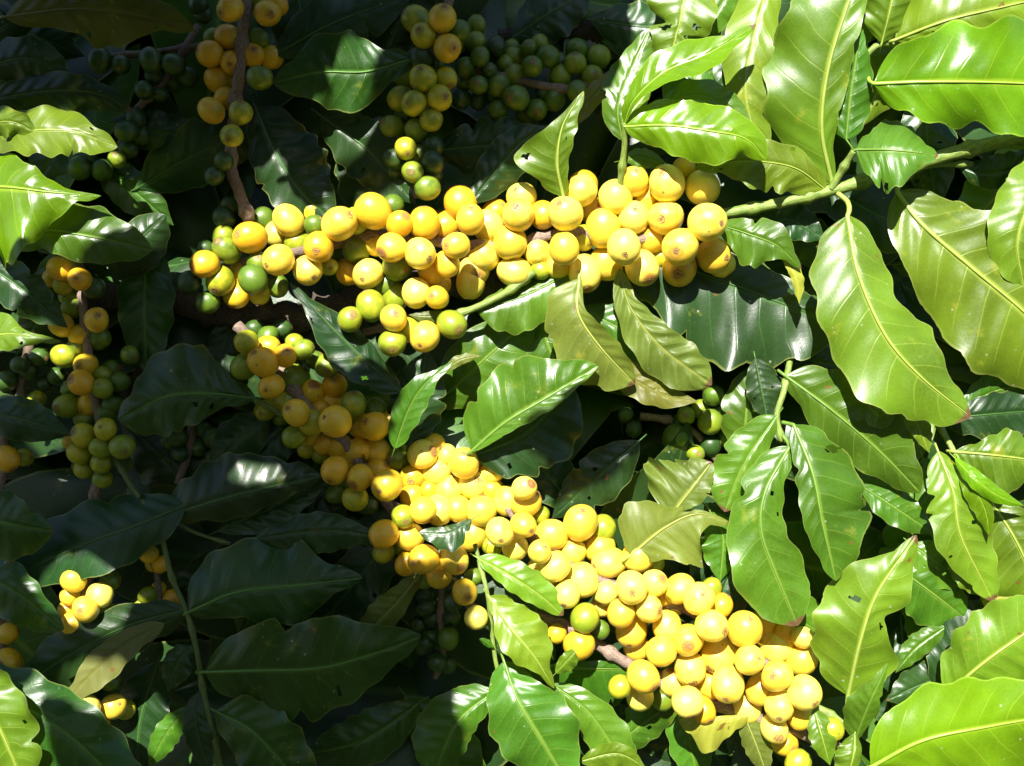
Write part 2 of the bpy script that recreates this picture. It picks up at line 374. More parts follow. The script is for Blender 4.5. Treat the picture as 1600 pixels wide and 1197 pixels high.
def dist_poly(x, y, pts):
    best = (1e9, 0)
    for p in pts:
        d = math.hypot(p[0]-x, p[1]-y)
        if d < best[0]: best = (d, p[2])
    return best
def cherries(key, data, ring=52, zoff=0.0):
    """data: 'x y r C [tx ty] [b]' separated by ; (b = lies behind its neighbours)"""
    root = BR[key]; L = []
    for s in data.replace('\n', ' ').split(';'):
        f = s.split()
        if not f: continue
        b = 'b' in f
        if b: f.remove('b')
        x, y, r, c = float(f[0]), float(f[1]), float(f[2])*0.95+2.8, f[3]
        tip = (float(f[4]), float(f[5])) if len(f) > 4 else None
        L.append((1 if b else 0, 0 if tip else 1, -r, x, y, r, c, tip))
    L.sort(key=lambda q: q[:3])
    done = []; rr = random.Random(hash(len(L)*31+int(L[0][3])) & 0xffff)
    for (b_, _, _, x, y, r, c, tip) in L:
        d, zs = dist_poly(x, y, STEMPTS[key])
        z = zs + zoff - 1.15*(0.35 if b_ else 1.0)*math.sqrt(max(0, ring*ring-d*d)) + rr.uniform(-4, 4)
        for (X, Y, Z, R_) in done:
            dd = math.hypot(X-x, Y-y); s = (R_+r)*0.93
            if dd < s:
                z = max(z, Z+math.sqrt(s*s-dd*dd)*0.9)
        z = min(z, zs+zoff+(12 if d < 30 else 26))
        done.append((x, y, z, r))
        o = link('cherry', CHM[c][rr.randrange(3)], root, P(x, y, z)-root.location)
        rad = r*K*D0*(1+z*K)
        o.scale = (rad*rr.uniform(.95, 1.0), rad*rr.uniform(.96, 1.0), rad*rr.uniform(0.93, 1.10))
        if tip:
            tx, ty = (tip[0]-x)/r, -(tip[1]-y)/r; q = math.hypot(tx, ty)
            if q > 0.97: tx, ty = tx/q*0.97, ty/q*0.97
            dv = Vector((tx, -math.sqrt(max(0.03, 1-tx*tx-ty*ty)), ty))
        else:
            sp = min(STEMPTS[key], key=lambda p: (p[0]-x)**2+(p[1]-y)**2)
            ox, oy = x-sp[0], -(y-sp[1]); q = math.hypot(ox, oy)+1e-6
            a = rr.uniform(0.7, 1.0)
            dv = Vector((ox/q*a+rr.uniform(-.5, .5), rr.uniform(-0.35, 0.5), oy/q*a+rr.uniform(-.5, .5)))
        o.rotation_mode = 'QUATERNION'
        o.rotation_quaternion = dv.normalized().to_track_quat('Z', 'Y') @ Matrix.Rotation(rr.uniform(0, 6.28), 3, 'Z').to_quaternion()
        tp = link('cherry_tip', TIPM[rr.randrange(4)], o); kt = rr.uniform(0.6, 1.15); tp.scale = (kt, kt, 1-0.025*max(0, kt-1))
# ------------------------------------------------------------------ the upper fruiting branch
branch('A', 'fruiting_branch', 'upper branch packed with sunlit yellow cherries, reaching right to a fan of pale leaves', 'fruit branch', (1640, 195, 0), 'fruiting coffee branches')
stem('A', [(1640,195,-5),(1600,212,0),(1480,242,5),(1370,277,8),(1300,297,8),(1215,318,10),(1130,334,14)], 12, 8, GREEN, 'green_stem')
stem('A', [(1135,333,16),(1060,368,24),(960,372,28),(880,364,26),(790,384,26),(700,380,26),(600,366,26),(520,382,28),(440,398,32),(330,425,38)], 7, 9)
stem('A', [(835,425,22),(800,452,24),(745,480,24),(690,498,24),(640,506,24)], 6, 5, GREEN, 'spur')
stem('A', [(645,506,24),(600,512,26),(568,520,30)], 5, 6, BARK, 'spur')
stem('A', [(968,300,8),(972,262,-10),(976,225,-25),(975,192,-40)], 5.5, 4, GREEN, 'shoot')
stem('A', [(1298,296,4),(1318,262,-10),(1334,236,-25)], 6, 5, GREEN, 'shoot')
cherries('A', """
451 345 24 Y; 489 331 19 O b; 411 341 16 G b; 391 371 24 O 377 368; 432 366 18 Y b; 492 352 15 G 503 342 b; 530 350 26 Y 548 338; 555 345 19 L b;
583 330 26 O 565 313; 614 320 15 G b; 624 350 19 O 634 340; 663 349 23 O; 695 352 22 O b; 719 318 27 O; 735 343 22 Y 738 328; 763 353 25 Y; 772 333 20 O 785 323 b;
466 380 20 L; 498 386 23 O 498 395; 435 406 23 Y 421 416; 481 422 22 Y 493 435; 514 417 12 L 518 421; 405 413 18 G 408 405 b; 395 437 21 G; 434 447 15 G b; 405 458 16 L b;
557 390 19 G 541 389; 588 380 19 Y 586 373; 612 387 22 Y 597 397; 656 396 23 Y 671 405; 545 424 20 O b; 575 428 23 Y 569 438; 621 417 22 G 637 424 b; 604 443 20 G b;
713 384 20 Y 698 386; 699 412 18 Y; 676 420 21 O b; 757 399 25 Y; 742 420 24 Y 747 431 b; 735 442 23 Y b; 684 442 19 O b; 650 458 21 Y; 683 465 17 O 676 463;
580 478 22 L; 617 465 20 L b; 547 499 19 L 553 492; 615 497 20 Y 620 491; 613 536 20 L 615 549; 637 515 19 L b; 664 526 23 Y 658 540; 706 507 22 L 718 517;
810 336 25 Y 808 327; 815 308 22 Y 804 300 b; 848 336 20 O b; 883 334 26 Y 873 323; 908 298 23 Y; 912 288 21 O b; 927 329 20 Y 939 327 b; 962 308 27 Y; 942 357 27 Y; 990 340 25 Y 990 330;
1040 340 27 Y 1030 346; 1010 312 20 Y b; 1042 287 29 Y 1030 273; 1105 347 30 Y 1124 352; 1098 293 27 Y; 1069 264 17 O b; 991 283 22 Y 992 271 b; 1020 374 21 Y b; 975 386 27 Y 974 401;
1063 386 29 Y 1052 396; 911 372 19 L 923 383 b; 947 411 27 Y b; 914 427 26 Y 916 452; 1003 418 26 Y 1012 437 b; 1062 420 27 O 1055 431 b; 1115 399 26 Y 1132 405; 881 389 23 Y; 872 415 19 Y b;
839 392 21 Y; 797 379 26 Y; 804 425 24 Y; 845 422 14 L b; 1127 412 20 Y b; 1032 403 14 L b;
354 391 20 G 346 380; 350 372 16 L b; 320 413 21 O 303 417; 344 439 22 L; 375 427 18 O b; 296 441 17 D; 325 472 17 G; 370 461 19 O; 322 390 12 D b; 350 340 15 D b; 358 321 12 D b
""", 50)
leaf('A', 'lt', [(1300,288,4),(1284,200,-25),(1296,100,-45),(1330,-10,-55),(1350,-90,-50)], [4,55,88,97,92,80,50,0], [4,14,28,34,34,30,20,0], 0.25, -0.1, pet=[(1302,298,4),(1301,293,4)], rib=4.2)
leaf('A', 'md', [(1322,218,-24),(1329,150,-30),(1337,95,-35),(1343,42,-38)], [3,30,36,36,28,12,0], [3,28,34,32,26,14,0], pet=[(1334,236,-22),(1328,226,-24)])
leaf('A', 'md', [(1338,234,-30),(1385,234,-58),(1430,238,-66),(1466,243,-62)], [3,26,46,44,36,14,0], [3,45,66,60,45,18,0], 0.55, 0.1, pet=[(1330,240,-22),(1334,236,-26)], label='round green leaf in front of the stem')
leaf('A', 'lt', [(1292,298,2),(1240,262,-18),(1165,252,-25),(1085,262,-20)], [3,34,45,46,34,14,0], [2,20,32,34,26,14,0], pet=[(1304,300,8),(1298,299,4)], rib=2.2)
leaf('A', 'lt', [(1324,338,-20),(1342,430,-48),(1384,525,-62),(1440,590,-62),(1517,652,-48)], [5,38,46,44,64,52,26,0], [5,62,78,85,90,84,52,0], 0.30, 0.12, pet=[(1306,300,6),(1324,315,-6),(1327,328,-14)], rib=4.4, label='large pale hanging leaf', tilt=-0.15)
leaf('A', 'yg', [(976,198,-42),(1040,196,-66),(1110,205,-78),(1165,217,-78),(1197,250,-66)], [2,34,42,43,40,24,0], [2,30,45,52,48,24,0], 0.2, 0.35, pet=[(975,196,-38),(975,197,-40)], rib=2.8, label='young glossy leaf pointing right', tilt=-0.15)
leaf('A', 'yg', [(976,192,-42),(992,155,-62),(1040,112,-75),(1110,82,-82),(1182,38,-74)], [2,14,30,33,28,10,0], [2,6,14,22,24,12,0], 0.2, -0.55, pet=[(975,197,-38),(975,195,-40)], rib=2.4, label='young glossy leaf curving up')
leaf('A', 'md', [(1030,168,-8),(1085,150,-18),(1135,165,-24),(1178,198,-24)], 28, 30)
leaf('A', 'md', [(972,218,8),(966,165,4),(990,100,12),(1015,45,20)], [4,22,32,28,16,0], [3,20,36,40,24,0], rib=1.8)
leaf('A', 'lt', [(975,200,-20),(985,175,-10),(1005,150,-6),(1015,120,0)], 14, 12, rib=1.5)
leaf('A', 'md', [(975,250,-8),(1000,245,-4),(1040,255,0)], 14, 18, rib=1.4)
leaf('A', 'lt', [(880,306,-6),(871,255,-25),(880,195,-38),(912,142,-40)], [6,30,68,40,14,5,0], [6,14,18,22,22,12,0], 0.1, -0.2, rib=3.4, label='pale leaf with an orange scorched edge')
leaf('A', 'md', [(1125,352,-4),(1170,366,-28),(1215,385,-34),(1252,420,-26)], [3,18,26,34,28,10,0], [3,26,46,46,26,8,0], rib=2.2)
leaf('A', 'ye', [(1222,400,-18),(1243,432,-22),(1249,475,-14)], 12, 8, rib=1.2)
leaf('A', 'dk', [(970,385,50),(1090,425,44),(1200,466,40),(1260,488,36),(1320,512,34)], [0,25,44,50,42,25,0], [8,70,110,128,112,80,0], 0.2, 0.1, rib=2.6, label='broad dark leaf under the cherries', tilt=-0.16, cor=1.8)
leaf('A', 'un', [(905,436,-4),(904,490,-16),(940,545,-16),(992,600,-6)], [4,10,20,26,22,0], [4,48,62,66,46,0], -0.5, 0.25, rib=3.2)
leaf('A', 'un', [(968,420,6),(985,480,0),(1035,545,-4),(1112,602,4)], [2,14,26,34,34,0], [2,20,34,42,38,0], 0.1, 0.2, rib=1.6, cor=2.6)
leaf('A', 'ol', [(930,545,18),(985,590,16),(1040,618,14),(1092,628,14)], 24, 26, rib=1.6)
leaf('A', 'md', [(890,428,34),(820,462,30),(745,486,30)], [5,40,52,48,0], [5,24,26,20,0])
leaf('A', 'un', [(700,488,6),(672,494,0),(638,492,2)], 10, 8, rib=1.2)
leaf('A', 'dk', [(625,612,10),(560,552,2),(508,500,-2),(452,440,0)], [5,28,42,38,26,10,0], [3,18,26,26,20,6,0], -0.1, 0.5, rib=2.0)
leaf('A', 'dk', [(735,318,20),(780,262,18),(815,222,20),(860,196,26)], 34, 36, rib=1.8)
leaf('A', 'dk', [(1190,352,44),(1235,345,42),(1290,375,42)], 30, 28)

# ------------------------------------------------------------------ lower fruiting branches
branch('B', 'fruiting_branch', 'lower left branch of crowded yellow and green cherries, its left half in shade', 'fruit branch', (380, 520, 60), 'fruiting coffee branches')
stem('B', [(370,508,40),(430,570,34),(485,640,32),(545,700,32),(600,780,32)], 9, 8)
stem('B', [(600,780,32),(640,800,26),(705,800,24),(770,810,26)], 7, 5, dz=46)
stem('B', [(600,780,32),(650,850,28),(700,905,28),(745,960,30)], 8, 6, BARK, 'spur')
cherries('B', """
385 534 18 L; 382 573 19 L; 411 566 22 O 401 553; 418 543 17 O b; 446 556 16 O 452 548; 473 546 15 G; 460 535 12 L b; 459 592 22 G; 511 571 18 G 513 581; 493 563 13 G b;
419 525 15 G b; 440 515 14 D b; 398 513 12 D b; 424 604 19 O 421 609; 523 603 18 O 525 592; 415 640 16 L 412 646; 445 629 19 L; 488 614 18 O 493 602; 517 629 17 O; 552 632 19 L 553 614; 585 640 16 G b;
463 645 20 O 453 637; 487 660 19 L; 524 659 24 O 511 651; 438 652 12 G b; 459 683 16 L; 485 682 15 O b; 585 666 22 O 572 657; 566 665 20 O b; 609 655 14 O b; 508 694 16 O; 531 698 18 O; 480 700 14 L b; 502 711 13 L b;
558 706 20 O; 588 706 22 O; 622 717 17 G 611 715; 638 690 17 G b; 676 697 19 O 690 700 b; 660 710 22 Y 679 704; 523 735 21 O 518 751; 562 746 19 O 553 757; 590 736 18 O b; 605 758 24 O 595 766; 644 745 19 O 643 751;
681 735 23 Y; 698 712 17 Y b; 725 724 23 Y 725 708; 739 757 23 Y 749 748; 767 737 18 Y 782 735; 747 716 13 G b; 700 765 21 Y; 672 766 17 O b; 643 775 16 O b; 661 797 20 Y 676 813; 685 797 21 Y; 716 795 19 Y; 753 798 24 Y;
769 765 17 O b; 555 779 19 L; 524 772 14 G b; 533 752 14 G b; 575 790 13 D b; 630 807 17 L 636 814; 600 835 20 O; 600 862 17 L b; 640 838 20 Y; 710 835 14 Y b; 738 835 23 Y; 636 880 18 O b; 662 874 23 O 648 877;
709 874 22 Y 722 884; 686 901 18 O b; 768 852 16 L b; 627 853 12 G b; 740 902 12 G b; 726 925 19 O 732 931; 744 965 17 Y; 663 907 12 G b; 708 915 12 D b; 708 940 13 D b; 781 831 22 Y 783 842; 543 655 12 G b; 500 640 14 O b; 540 720 14 O b; 655 735 14 O b
""", 54)
leaf('B', 'md', [(617,700,-30),(638,642,-44),(664,600,-48),(706,566,-40)], [3,20,24,24,18,6,0], [3,16,22,22,18,8,0], 0.1, -0.3, rib=1.8)
leaf('B', 'un', [(692,582,-10),(720,562,-12),(753,556,-8)], 9, 8, rib=1.2)
leaf('B', 'md', [(738,704,-6),(790,660,-26),(860,618,-30),(935,572,-20)], [6,60,74,80,66,34,0], [3,12,18,20,18,10,0], 0.2, -0.7, rib=3.2, bites=((1,0.22,0.03,0.25),(1,0.5,0.02,0.12)), label='green leaf with a chewed upper edge', tilt=0.12, cor=1.8)
leaf('B', 'dk', [(742,712,16),(820,676,14),(895,602,16)], [2,10,12,10,0], [10,56,72,60,0], 0.1, 0.3, rib=1.4)
leaf('B', 'dk', [(640,700,34),(652,625,30),(668,545,34)], 46, 44, rib=1.6)
leaf('B', 'dk', [(736,812,-50),(700,832,-64),(655,832,-62)], [3,14,30,26,14,0], [2,6,10,10,8,0], 0.1, 0.2, rib=1.4, label='small dark leaf lying over the cherries')

branch('B2', 'fruiting_branch', 'lower right branch loaded with bright yellow cherries in full sun', 'fruit branch', (700, 870, 40), 'fruiting coffee branches')
stem('B2', [(790,790,24),(860,866,22),(950,912,22),(1055,945,20),(1130,990,22),(1210,1050,22),(1262,1100,16)], 8, 6)
stem('B2', [(840,962,50),(885,980,34),(935,1008,26),(980,1036,22),(1050,1070,24),(1130,1105,22),(1240,1140,24),(1330,1180,28)], 8, 10)
stem('B2', [(1262,1100,14),(1290,1112,0),(1322,1135,-14),(1336,1152,-20)], 6, 5, GREEN, 'shoot')
cherries('B2', """
819 763 17 Y 829 755; 822 785 21 Y; 793 783 20 Y; 818 820 18 Y 829 827; 845 805 12 L b; 862 836 24 Y; 907 817 26 Y 910 796; 943 825 19 L b; 895 861 19 Y; 805 856 18 Y b; 843 862 17 Y 850 852; 937 856 24 Y; 952 879 24 Y 930 882;
998 869 25 Y 1005 846; 868 885 22 Y; 842 888 17 Y b; 1022 880 14 L b; 848 905 21 Y; 910 906 24 Y; 886 928 20 Y 880 943; 987 918 25 Y 985 921; 946 925 20 Y; 1022 911 20 Y 1033 901; 1037 930 16 O b; 1062 920 22 Y;
1092 935 24 Y 1094 925; 1126 947 17 O b; 1112 918 14 L b; 940 947 16 Y b; 971 958 22 Y; 1013 951 20 Y 1029 952; 986 985 23 Y 982 1003 b; 995 968 18 O b; 1053 944 15 Y b; 1042 978 21 Y; 1075 1000 24 Y 1071 1003;
1112 978 25 Y 1130 983; 1163 983 26 Y 1168 964; 1192 972 19 O 1195 958 b; 995 1012 20 Y b; 1033 1018 22 Y; 1122 1023 27 Y; 1171 1031 22 Y 1182 1024; 1078 1044 24 Y 1080 1062; 1005 1057 24 Y 1020 1070; 1000 1089 20 Y b;
1051 1066 22 Y b; 1046 1046 13 G b; 1074 1097 24 Y 1080 1118; 1098 1109 19 O 1106 1122 b; 1137 1069 26 Y 1130 1085; 1112 1068 22 Y b; 1090 1070 14 Y b; 969 1073 17 L; 1036 1092 17 G b; 914 966 22 L; 938 984 13 G b; 905 1008 22 O; 870 990 14 O b;
1213 1009 24 Y; 1225 990 20 O b; 1254 996 16 Y 1270 1000; 1252 1030 26 Y; 1214 1056 24 Y 1202 1051; 1257 1082 26 Y 1268 1094; 1218 1102 23 Y 1213 1115; 1250 1119 19 Y b; 1210 1138 21 Y 1211 1145; 1225 1160 20 O 1234 1166 b;
1189 1077 23 Y; 1167 1107 22 Y; 1192 1135 20 Y b; 1300 1140 17 L b; 1247 1192 18 L; 1196 995 14 O b; 1090 1000 16 Y b; 1150 1010 16 O b
""", 54)
leaf('B2', 'lt', [(1325,1086,-12),(1345,1000,-48),(1372,925,-58),(1432,836,-50)], [5,58,76,80,72,50,14,0], [4,58,60,34,44,48,22,0], 0.3, 0.15, rib=4.0, bites=((-1,0.5,0.05,0.3),), pet=[(1322,1130,-8),(1324,1105,-10)], label='large pale leaf with a ragged right edge')
leaf('B2', 'md', [(1336,1156,-24),(1362,1092,-62),(1388,1036,-66)], [4,30,36,26,10,0], [3,10,18,14,6,0], rib=2.4)
leaf('B2', 'lt', [(1272,1108,-34),(1284,1150,-50),(1297,1196,-46)], 22, 20, rib=2.0)
leaf('B2', 'lt', [(1336,1146,-30),(1334,1180,-46),(1320,1230,-40)], 12, 30, rib=2.4)
leaf('B2', 'ye', [(1170,1118,2),(1110,1126,-6),(1060,1124,-2)], [3,20,36,52,22,0], [2,4,6,6,4,0], rib=1.6)
leaf('B2', 'un', [(1160,1112,12),(1180,1160,4),(1200,1215,4)], 24, 20)
leaf('B2', 'un', [(1046,808,2),(1080,765,-8),(1112,722,-4)], [6,66,84,62,34,0], [3,12,24,26,18,0], 0.15, -0.3, rib=2.0, label='pale worn leaf with a scalloped edge')
leaf('B2', 'un', [(985,868,2),(1040,824,-6),(1090,803,-8),(1143,817,-6)], [20,64,56,24,8,4,0], [6,36,68,78,50,14,0], 0.05, 0.0, rib=2.6)

branch('T1', 'leafy_twig', 'young green twig hanging below the lower cherries with three glossy leaves', 'twig', (745, 850, 10), 'leafy coffee twigs')
stem('T1', [(742,850,0),(752,890,-10),(762,930,-18),(768,985,-4),(776,1040,-4),(790,1080,0)], 3.6, 3.4, GREEN)
leaf('T1', 'lt', [(747,872,-16),(800,902,-40),(845,932,-40),(880,962,-30)], [3,22,28,30,22,0], [3,14,20,20,14,0], rib=2.2)
leaf('T1', 'lt', [(764,932,-22),(800,984,-52),(836,1028,-54),(866,1076,-40)], [4,30,44,46,34,10,0], [3,12,28,32,26,8,0], 0.3, 0.1, rib=2.8, label='leaf hanging straight down with a dry crumpled tip')
leaf('T1', 'lt', [(868,1052,-30),(888,1030,-38),(906,1010,-34)], 12, 16, rib=1.2)
leaf('T1', 'md', [(788,1034,-16),(808,1092,-46),(842,1150,-52),(896,1240,-40)], [4,34,60,66,60,34,0], [4,38,58,64,54,28,0], 0.2, 0.25, rib=2.8)
leaf('T1', 'md', [(865,1070,6),(925,1120,-6),(985,1215,0)], [4,24,34,34,0], [3,20,30,30,0])
leaf('T1', 'md', [(860,1040,30),(920,1044,26),(995,1046,30)], [2,8,12,10,0], [6,50,64,58,0], rib=1.8)
leaf('T1', 'md', [(772,1080,8),(715,1130,-4),(676,1215,0)], [6,24,30,28,0], [6,40,56,50,0], rib=1.8)
leaf('T1', 'lt', [(905,1190,-6),(965,1178,-10),(1010,1200,-4)], 18, 20)
leaf('T1', 'md', [(772,1012,-14),(758,1002,-18),(748,998,-16)], 6, 5, rib=1.0)

# ------------------------------------------------------------------ right hand side
branch('R1', 'leafy_branch', 'leafy branch at the top right corner with the broad wavy bright green leaves', 'branch', (1720, 60, 10), 'leafy coffee branches')
stem('R1', [(1720,100,20),(1560,90,20),(1440,80,10),(1380,68,0),(1350,90,8)], 8, 5, GREEN)
leaf('R1', 'yg', [(1366,131,-50),(1450,128,-74),(1560,129,-84),(1660,134,-80),(1740,140,-60)], [4,62,88,92,100,92,50,0], [4,48,70,66,84,64,40,0], 0.12, 0.2, rib=3.4, pet=[(1356,110,-10),(1358,126,-34)], wav=1.4, label='broad bright leaf with a wavy edge', tilt=0.1)
leaf('R1', 'lt', [(1400,62,-14),(1480,32,-48),(1580,8,-56),(1700,-20,-46)], [4,56,82,84,60,0], [4,34,50,46,30,0], 0.2, 0.3, rib=3.0)
leaf('R1', 'lt', [(1378,66,-10),(1392,10,-30),(1412,-90,-36)], [3,38,48,40,0], [3,28,40,34,0])
leaf('R1', 'md', [(1355,70,12),(1340,10,0),(1345,-70,0)], 30, 34)
leaf('R1', 'dk', [(1420,60,10),(1450,0,4),(1480,-60,0)], 40, 40)
branch('R3', 'leafy_branch', 'leafy branch at the right edge with the huge ribbed pale leaf', 'branch', (1720, 250, 30), 'leafy coffee branches')
stem('R3', [(1720,262,30),(1640,255,26),(1560,262,24),(1500,256,16),(1440,262,16),(1404,290,8)], 7, 4, GREEN)
leaf('R3', 'lt', [(1402,300,-4),(1442,352,-26),(1520,420,-38),(1605,492,-42),(1700,590,-30)], [4,58,88,100,92,60,0], [4,56,92,112,118,90,0], 0.1, 0.25, rib=4.6, cor=2.4, pet=[(1406,288,8),(1403,294,2)], label='huge ribbed pale leaf', tilt=-0.1)
leaf('R3', 'lt', [(1660,220,-20),(1612,310,-50),(1590,380,-54),(1600,450,-40)], [4,50,56,44,0], [4,42,52,44,0], 0.2, 0.3)
leaf('R3', 'dk', [(1500,262,20),(1540,272,6),(1590,262,2),(1640,230,6)], 30, 26, rib=1.8)
leaf('R3', 'md', [(1600,250,-6),(1590,290,-14),(1560,330,-8)], 34, 20)
branch('R4', 'leafy_branch', 'leafy branch behind the young shoot at the top, its pale leaves torn by holes', 'branch', (1180, -60, 30), 'leafy coffee branches')
stem('R4', [(1100,-90,40),(1170,-60,30),(1230,-70,30)], 6, 5)
leaf('R4', 'lt', [(1085,-70,10),(1066,20,-2),(1044,105,8)], [5,38,52,50,26,0], [5,46,56,52,36,0], rib=2.6, bites=((-1,0.62,0.05,0.6),(1,0.7,0.03,0.6)), label='pale leaf with torn holes', holes=((0.66,-0.55,0.03,0.18),(0.60,0.5,0.03,0.12),(0.70,0.75,0.02,0.1)))
leaf('R4', 'dk', [(1195,10,26),(1155,75,20),(1128,160,24)], 38, 36)
leaf('R4', 'lt', [(1205,-40,0),(1176,70,-14),(1165,150,-16),(1192,250,-2)], [5,30,36,42,30,0], [5,40,44,32,20,0], label='pale leaf standing upright')
leaf('R4', 'md', [(1150,-30,24),(1120,20,18),(1095,60,22)], 30, 30)
branch('S1', 'leafy_branch', 'shoot right of the middle with long drooping leaves, one shining white, above the pale leaf', 'branch', (1215, 560, 20), 'leafy coffee branches')
stem('S1', [(1235,560,40),(1225,610,10),(1214,650,4),(1222,690,4)], 5, 4.5, GREEN)
leaf('S1', 'md', [(1234,698,-18),(1196,768,-40),(1190,830,-46),(1214,900,-44),(1247,978,-34)], [3,22,34,38,46,40,0], [3,36,46,56,66,52,0], 0.25, 0.15, tilt=-0.3, rib=3.4, bites=((-1,0.3,0.03,0.35),), pet=[(1222,680,0),(1230,690,-8)])
leaf('S1', 'md', [(1214,650,0),(1165,722,-14),(1132,800,-12)], [3,18,26,26,0], [3,34,44,42,0], 0.2, 0.2, rib=2.4)
leaf('S1', 'md', [(1240,664,-16),(1270,740,-48),(1286,822,-54),(1306,908,-44)], [3,44,66,74,74,48,0], [3,20,28,30,28,18,0], 0.3, 0.1, tilt=-0.3, holes=((0.22,0.78,0.03,0.2),), rib=3.6, pet=[(1222,660,2),(1232,662,-6)])
leaf('S1', 'md', [(1228,588,10),(1298,640,-8),(1368,700,-16),(1438,770,-10)], [4,50,74,72,62,36,0], [4,24,50,52,42,26,0], 0.1, 0.25, rib=2.8)
leaf('S1', 'dk', [(1180,560,30),(1190,610,24),(1200,660,26)], 34, 24)
leaf('S1', 'dk', [(1150,880,30),(1130,930,22),(1140,1000,26)], 40, 30)
leaf('S1', 'md', [(1110,800,20),(1130,840,14),(1125,910,16)], 26, 36)
leaf('S1', 'lt', [(1350,628,-10),(1376,648,-30),(1398,628,-20)], 10, 22, rib=1.2)
branch('S2', 'leafy_branch', 'shoot near the right edge carrying two small yellow green new leaves and broad lit leaves', 'branch', (1460, 640, 10), 'leafy coffee branches')
stem('S2', [(1450,630,14),(1468,665,-2),(1490,705,-20),(1498,722,-36)], 5.5, 4, GREEN)
leaf('S2', 'lt', [(1466,706,-28),(1490,770,-52),(1502,840,-56),(1552,940,-40)], [3,20,34,44,44,30,0], [3,34,44,42,36,22,0], rib=3.0)
leaf('S2', 'lt', [(1494,706,-28),(1550,711,-50),(1640,722,-44)], [3,14,34,44,20,0], [3,34,56,62,30,0], rib=3.0)
leaf('S2', 'yg', [(1492,716,-44),(1520,744,-72),(1556,772,-76),(1603,792,-64)], 13, 15, 0.2, 0.5, rib=1.8, label='new yellow green leaf pointing right')
leaf('S2', 'yg', [(1500,722,-44),(1522,762,-64),(1540,800,-66),(1546,840,-58)], 16, 20, 0.3, 0.3, rib=1.6, label='new yellow green leaf pointing down')
leaf('S2', 'lt', [(1550,785,-24),(1590,850,-42),(1640,960,-40)], [4,40,54,50,0], [4,52,62,58,0], rib=2.6)
leaf('S2', 'dk', [(1470,654,4),(1540,648,-6),(1640,640,0)], [3,22,34,30,0], [3,30,42,36,0], rib=2.0)
leaf('S2', 'md', [(1500,640,10),(1560,610,4),(1640,600,6)], 30, 30)
leaf('S2', 'md', [(1345,758,14),(1400,795,4),(1462,836,8)], 30, 26)
leaf('S2', 'lt', [(1418,636,-10),(1436,668,-18),(1452,708,-14)], 18, 14, rib=1.4)
leaf('S2', 'md', [(1424,850,4),(1470,885,-10),(1520,915,-6)], 34, 34)
branch('S3', 'leafy_branch', 'leafy branch at the bottom right corner, its broad bright leaves cut by the edge', 'branch', (1660, 1100, 10), 'leafy coffee branches')
stem('S3', [(1340,1240,0),(1350,1215,-30),(1357,1200,-50)], 5, 4.5, GREEN)
stem('S3', [(1340,1240,0),(1450,1180,30),(1560,1100,34),(1700,1060,30)], 7, 7, GREEN)
leaf('S3', 'yg', [(1362,1198,-64),(1440,1158,-92),(1530,1138,-100),(1640,1122,-90),(1740,1130,-70)], [5,64,82,76,64,40,0], [5,50,80,84,70,50,0], 0.25, 0.2, rib=3.6, label='broad bright leaf filling the corner', tilt=0.05)
leaf('S3', 'lt', [(1478,1085,-30),(1550,1026,-60),(1660,950,-60)], [5,58,72,60,0], [5,50,62,56,0], 0.25, 0.2, rib=3.4, label='smooth pale leaf above the corner')
leaf('S3', 'dk', [(1470,1090,6),(1500,1000,-6),(1560,930,-2)], 44, 30)
leaf('S3', 'md', [(1392,880,10),(1440,915,-4),(1510,968,0)], [4,34,44,36,0], [4,30,50,44,0])
leaf('S3', 'ye', [(1530,925,-10),(1575,948,-20),(1640,955,-14)], 18, 24, label='yellow leaf with a brown spot')
leaf('S3', 'md', [(1480,978,6),(1432,1012,2),(1398,1052,4)], 18, 20, rib=1.6)
leaf('S3', 'dk', [(1500,1050,20),(1440,1070,12),(1385,1095,14)], 36, 34)
leaf('S3', 'lt', [(1480,870,-20),(1520,905,-34),(1560,930,-24)], 22, 22)

# ------------------------------------------------------------------ left hand side
branch('C', 'fruiting_branch', 'brown twig hanging straight down at the top left with deep yellow cherries', 'fruit branch', (388, -60, 30), 'fruiting coffee branches')
stem('C', [(392,-60,24),(386,0,22),(377,85,22),(371,140,22),(360,250,24),(374,300,26),(390,345,30)], 9, 9)
cherries('C', """
360 14 19 O 348 24; 357 58 19 O; 328 84 20 O 310 82; 363 98 18 O 364 106; 342 125 20 O; 395 86 17 O 400 82; 352 153 16 O b; 330 173 19 O; 376 176 16 L 379 163; 362 212 16 L 361 221; 333 58 13 G b; 418 21 19 O 426 28; 433 8 15 O b;
424 89 17 O; 406 121 18 G; 403 60 15 G b; 350 252 13 D b; 335 275 13 D b; 405 5 14 G b
""", 40)
leaf('C', 'dg', [(645,92,4),(572,112,-14),(500,113,-18),(427,130,-6)], [4,26,60,58,34,0], [4,28,58,64,56,26,0], 0.2, 0.1, rib=2.4)
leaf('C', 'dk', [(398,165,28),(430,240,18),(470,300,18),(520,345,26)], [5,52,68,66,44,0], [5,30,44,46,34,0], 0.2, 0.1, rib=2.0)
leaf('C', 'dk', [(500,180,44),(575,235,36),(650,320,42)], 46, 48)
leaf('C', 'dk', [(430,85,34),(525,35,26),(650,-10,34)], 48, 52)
branch('D', 'fruiting_branch', 'twig at the top left of the middle, ripe yellow cherries above and green ones below', 'fruit branch', (704, -60, 40), 'fruiting coffee branches')
stem('D', [(712,-60,30),(702,0,30),(678,100,32),(662,175,34),(652,225,36),(650,310,44)], 8, 5)
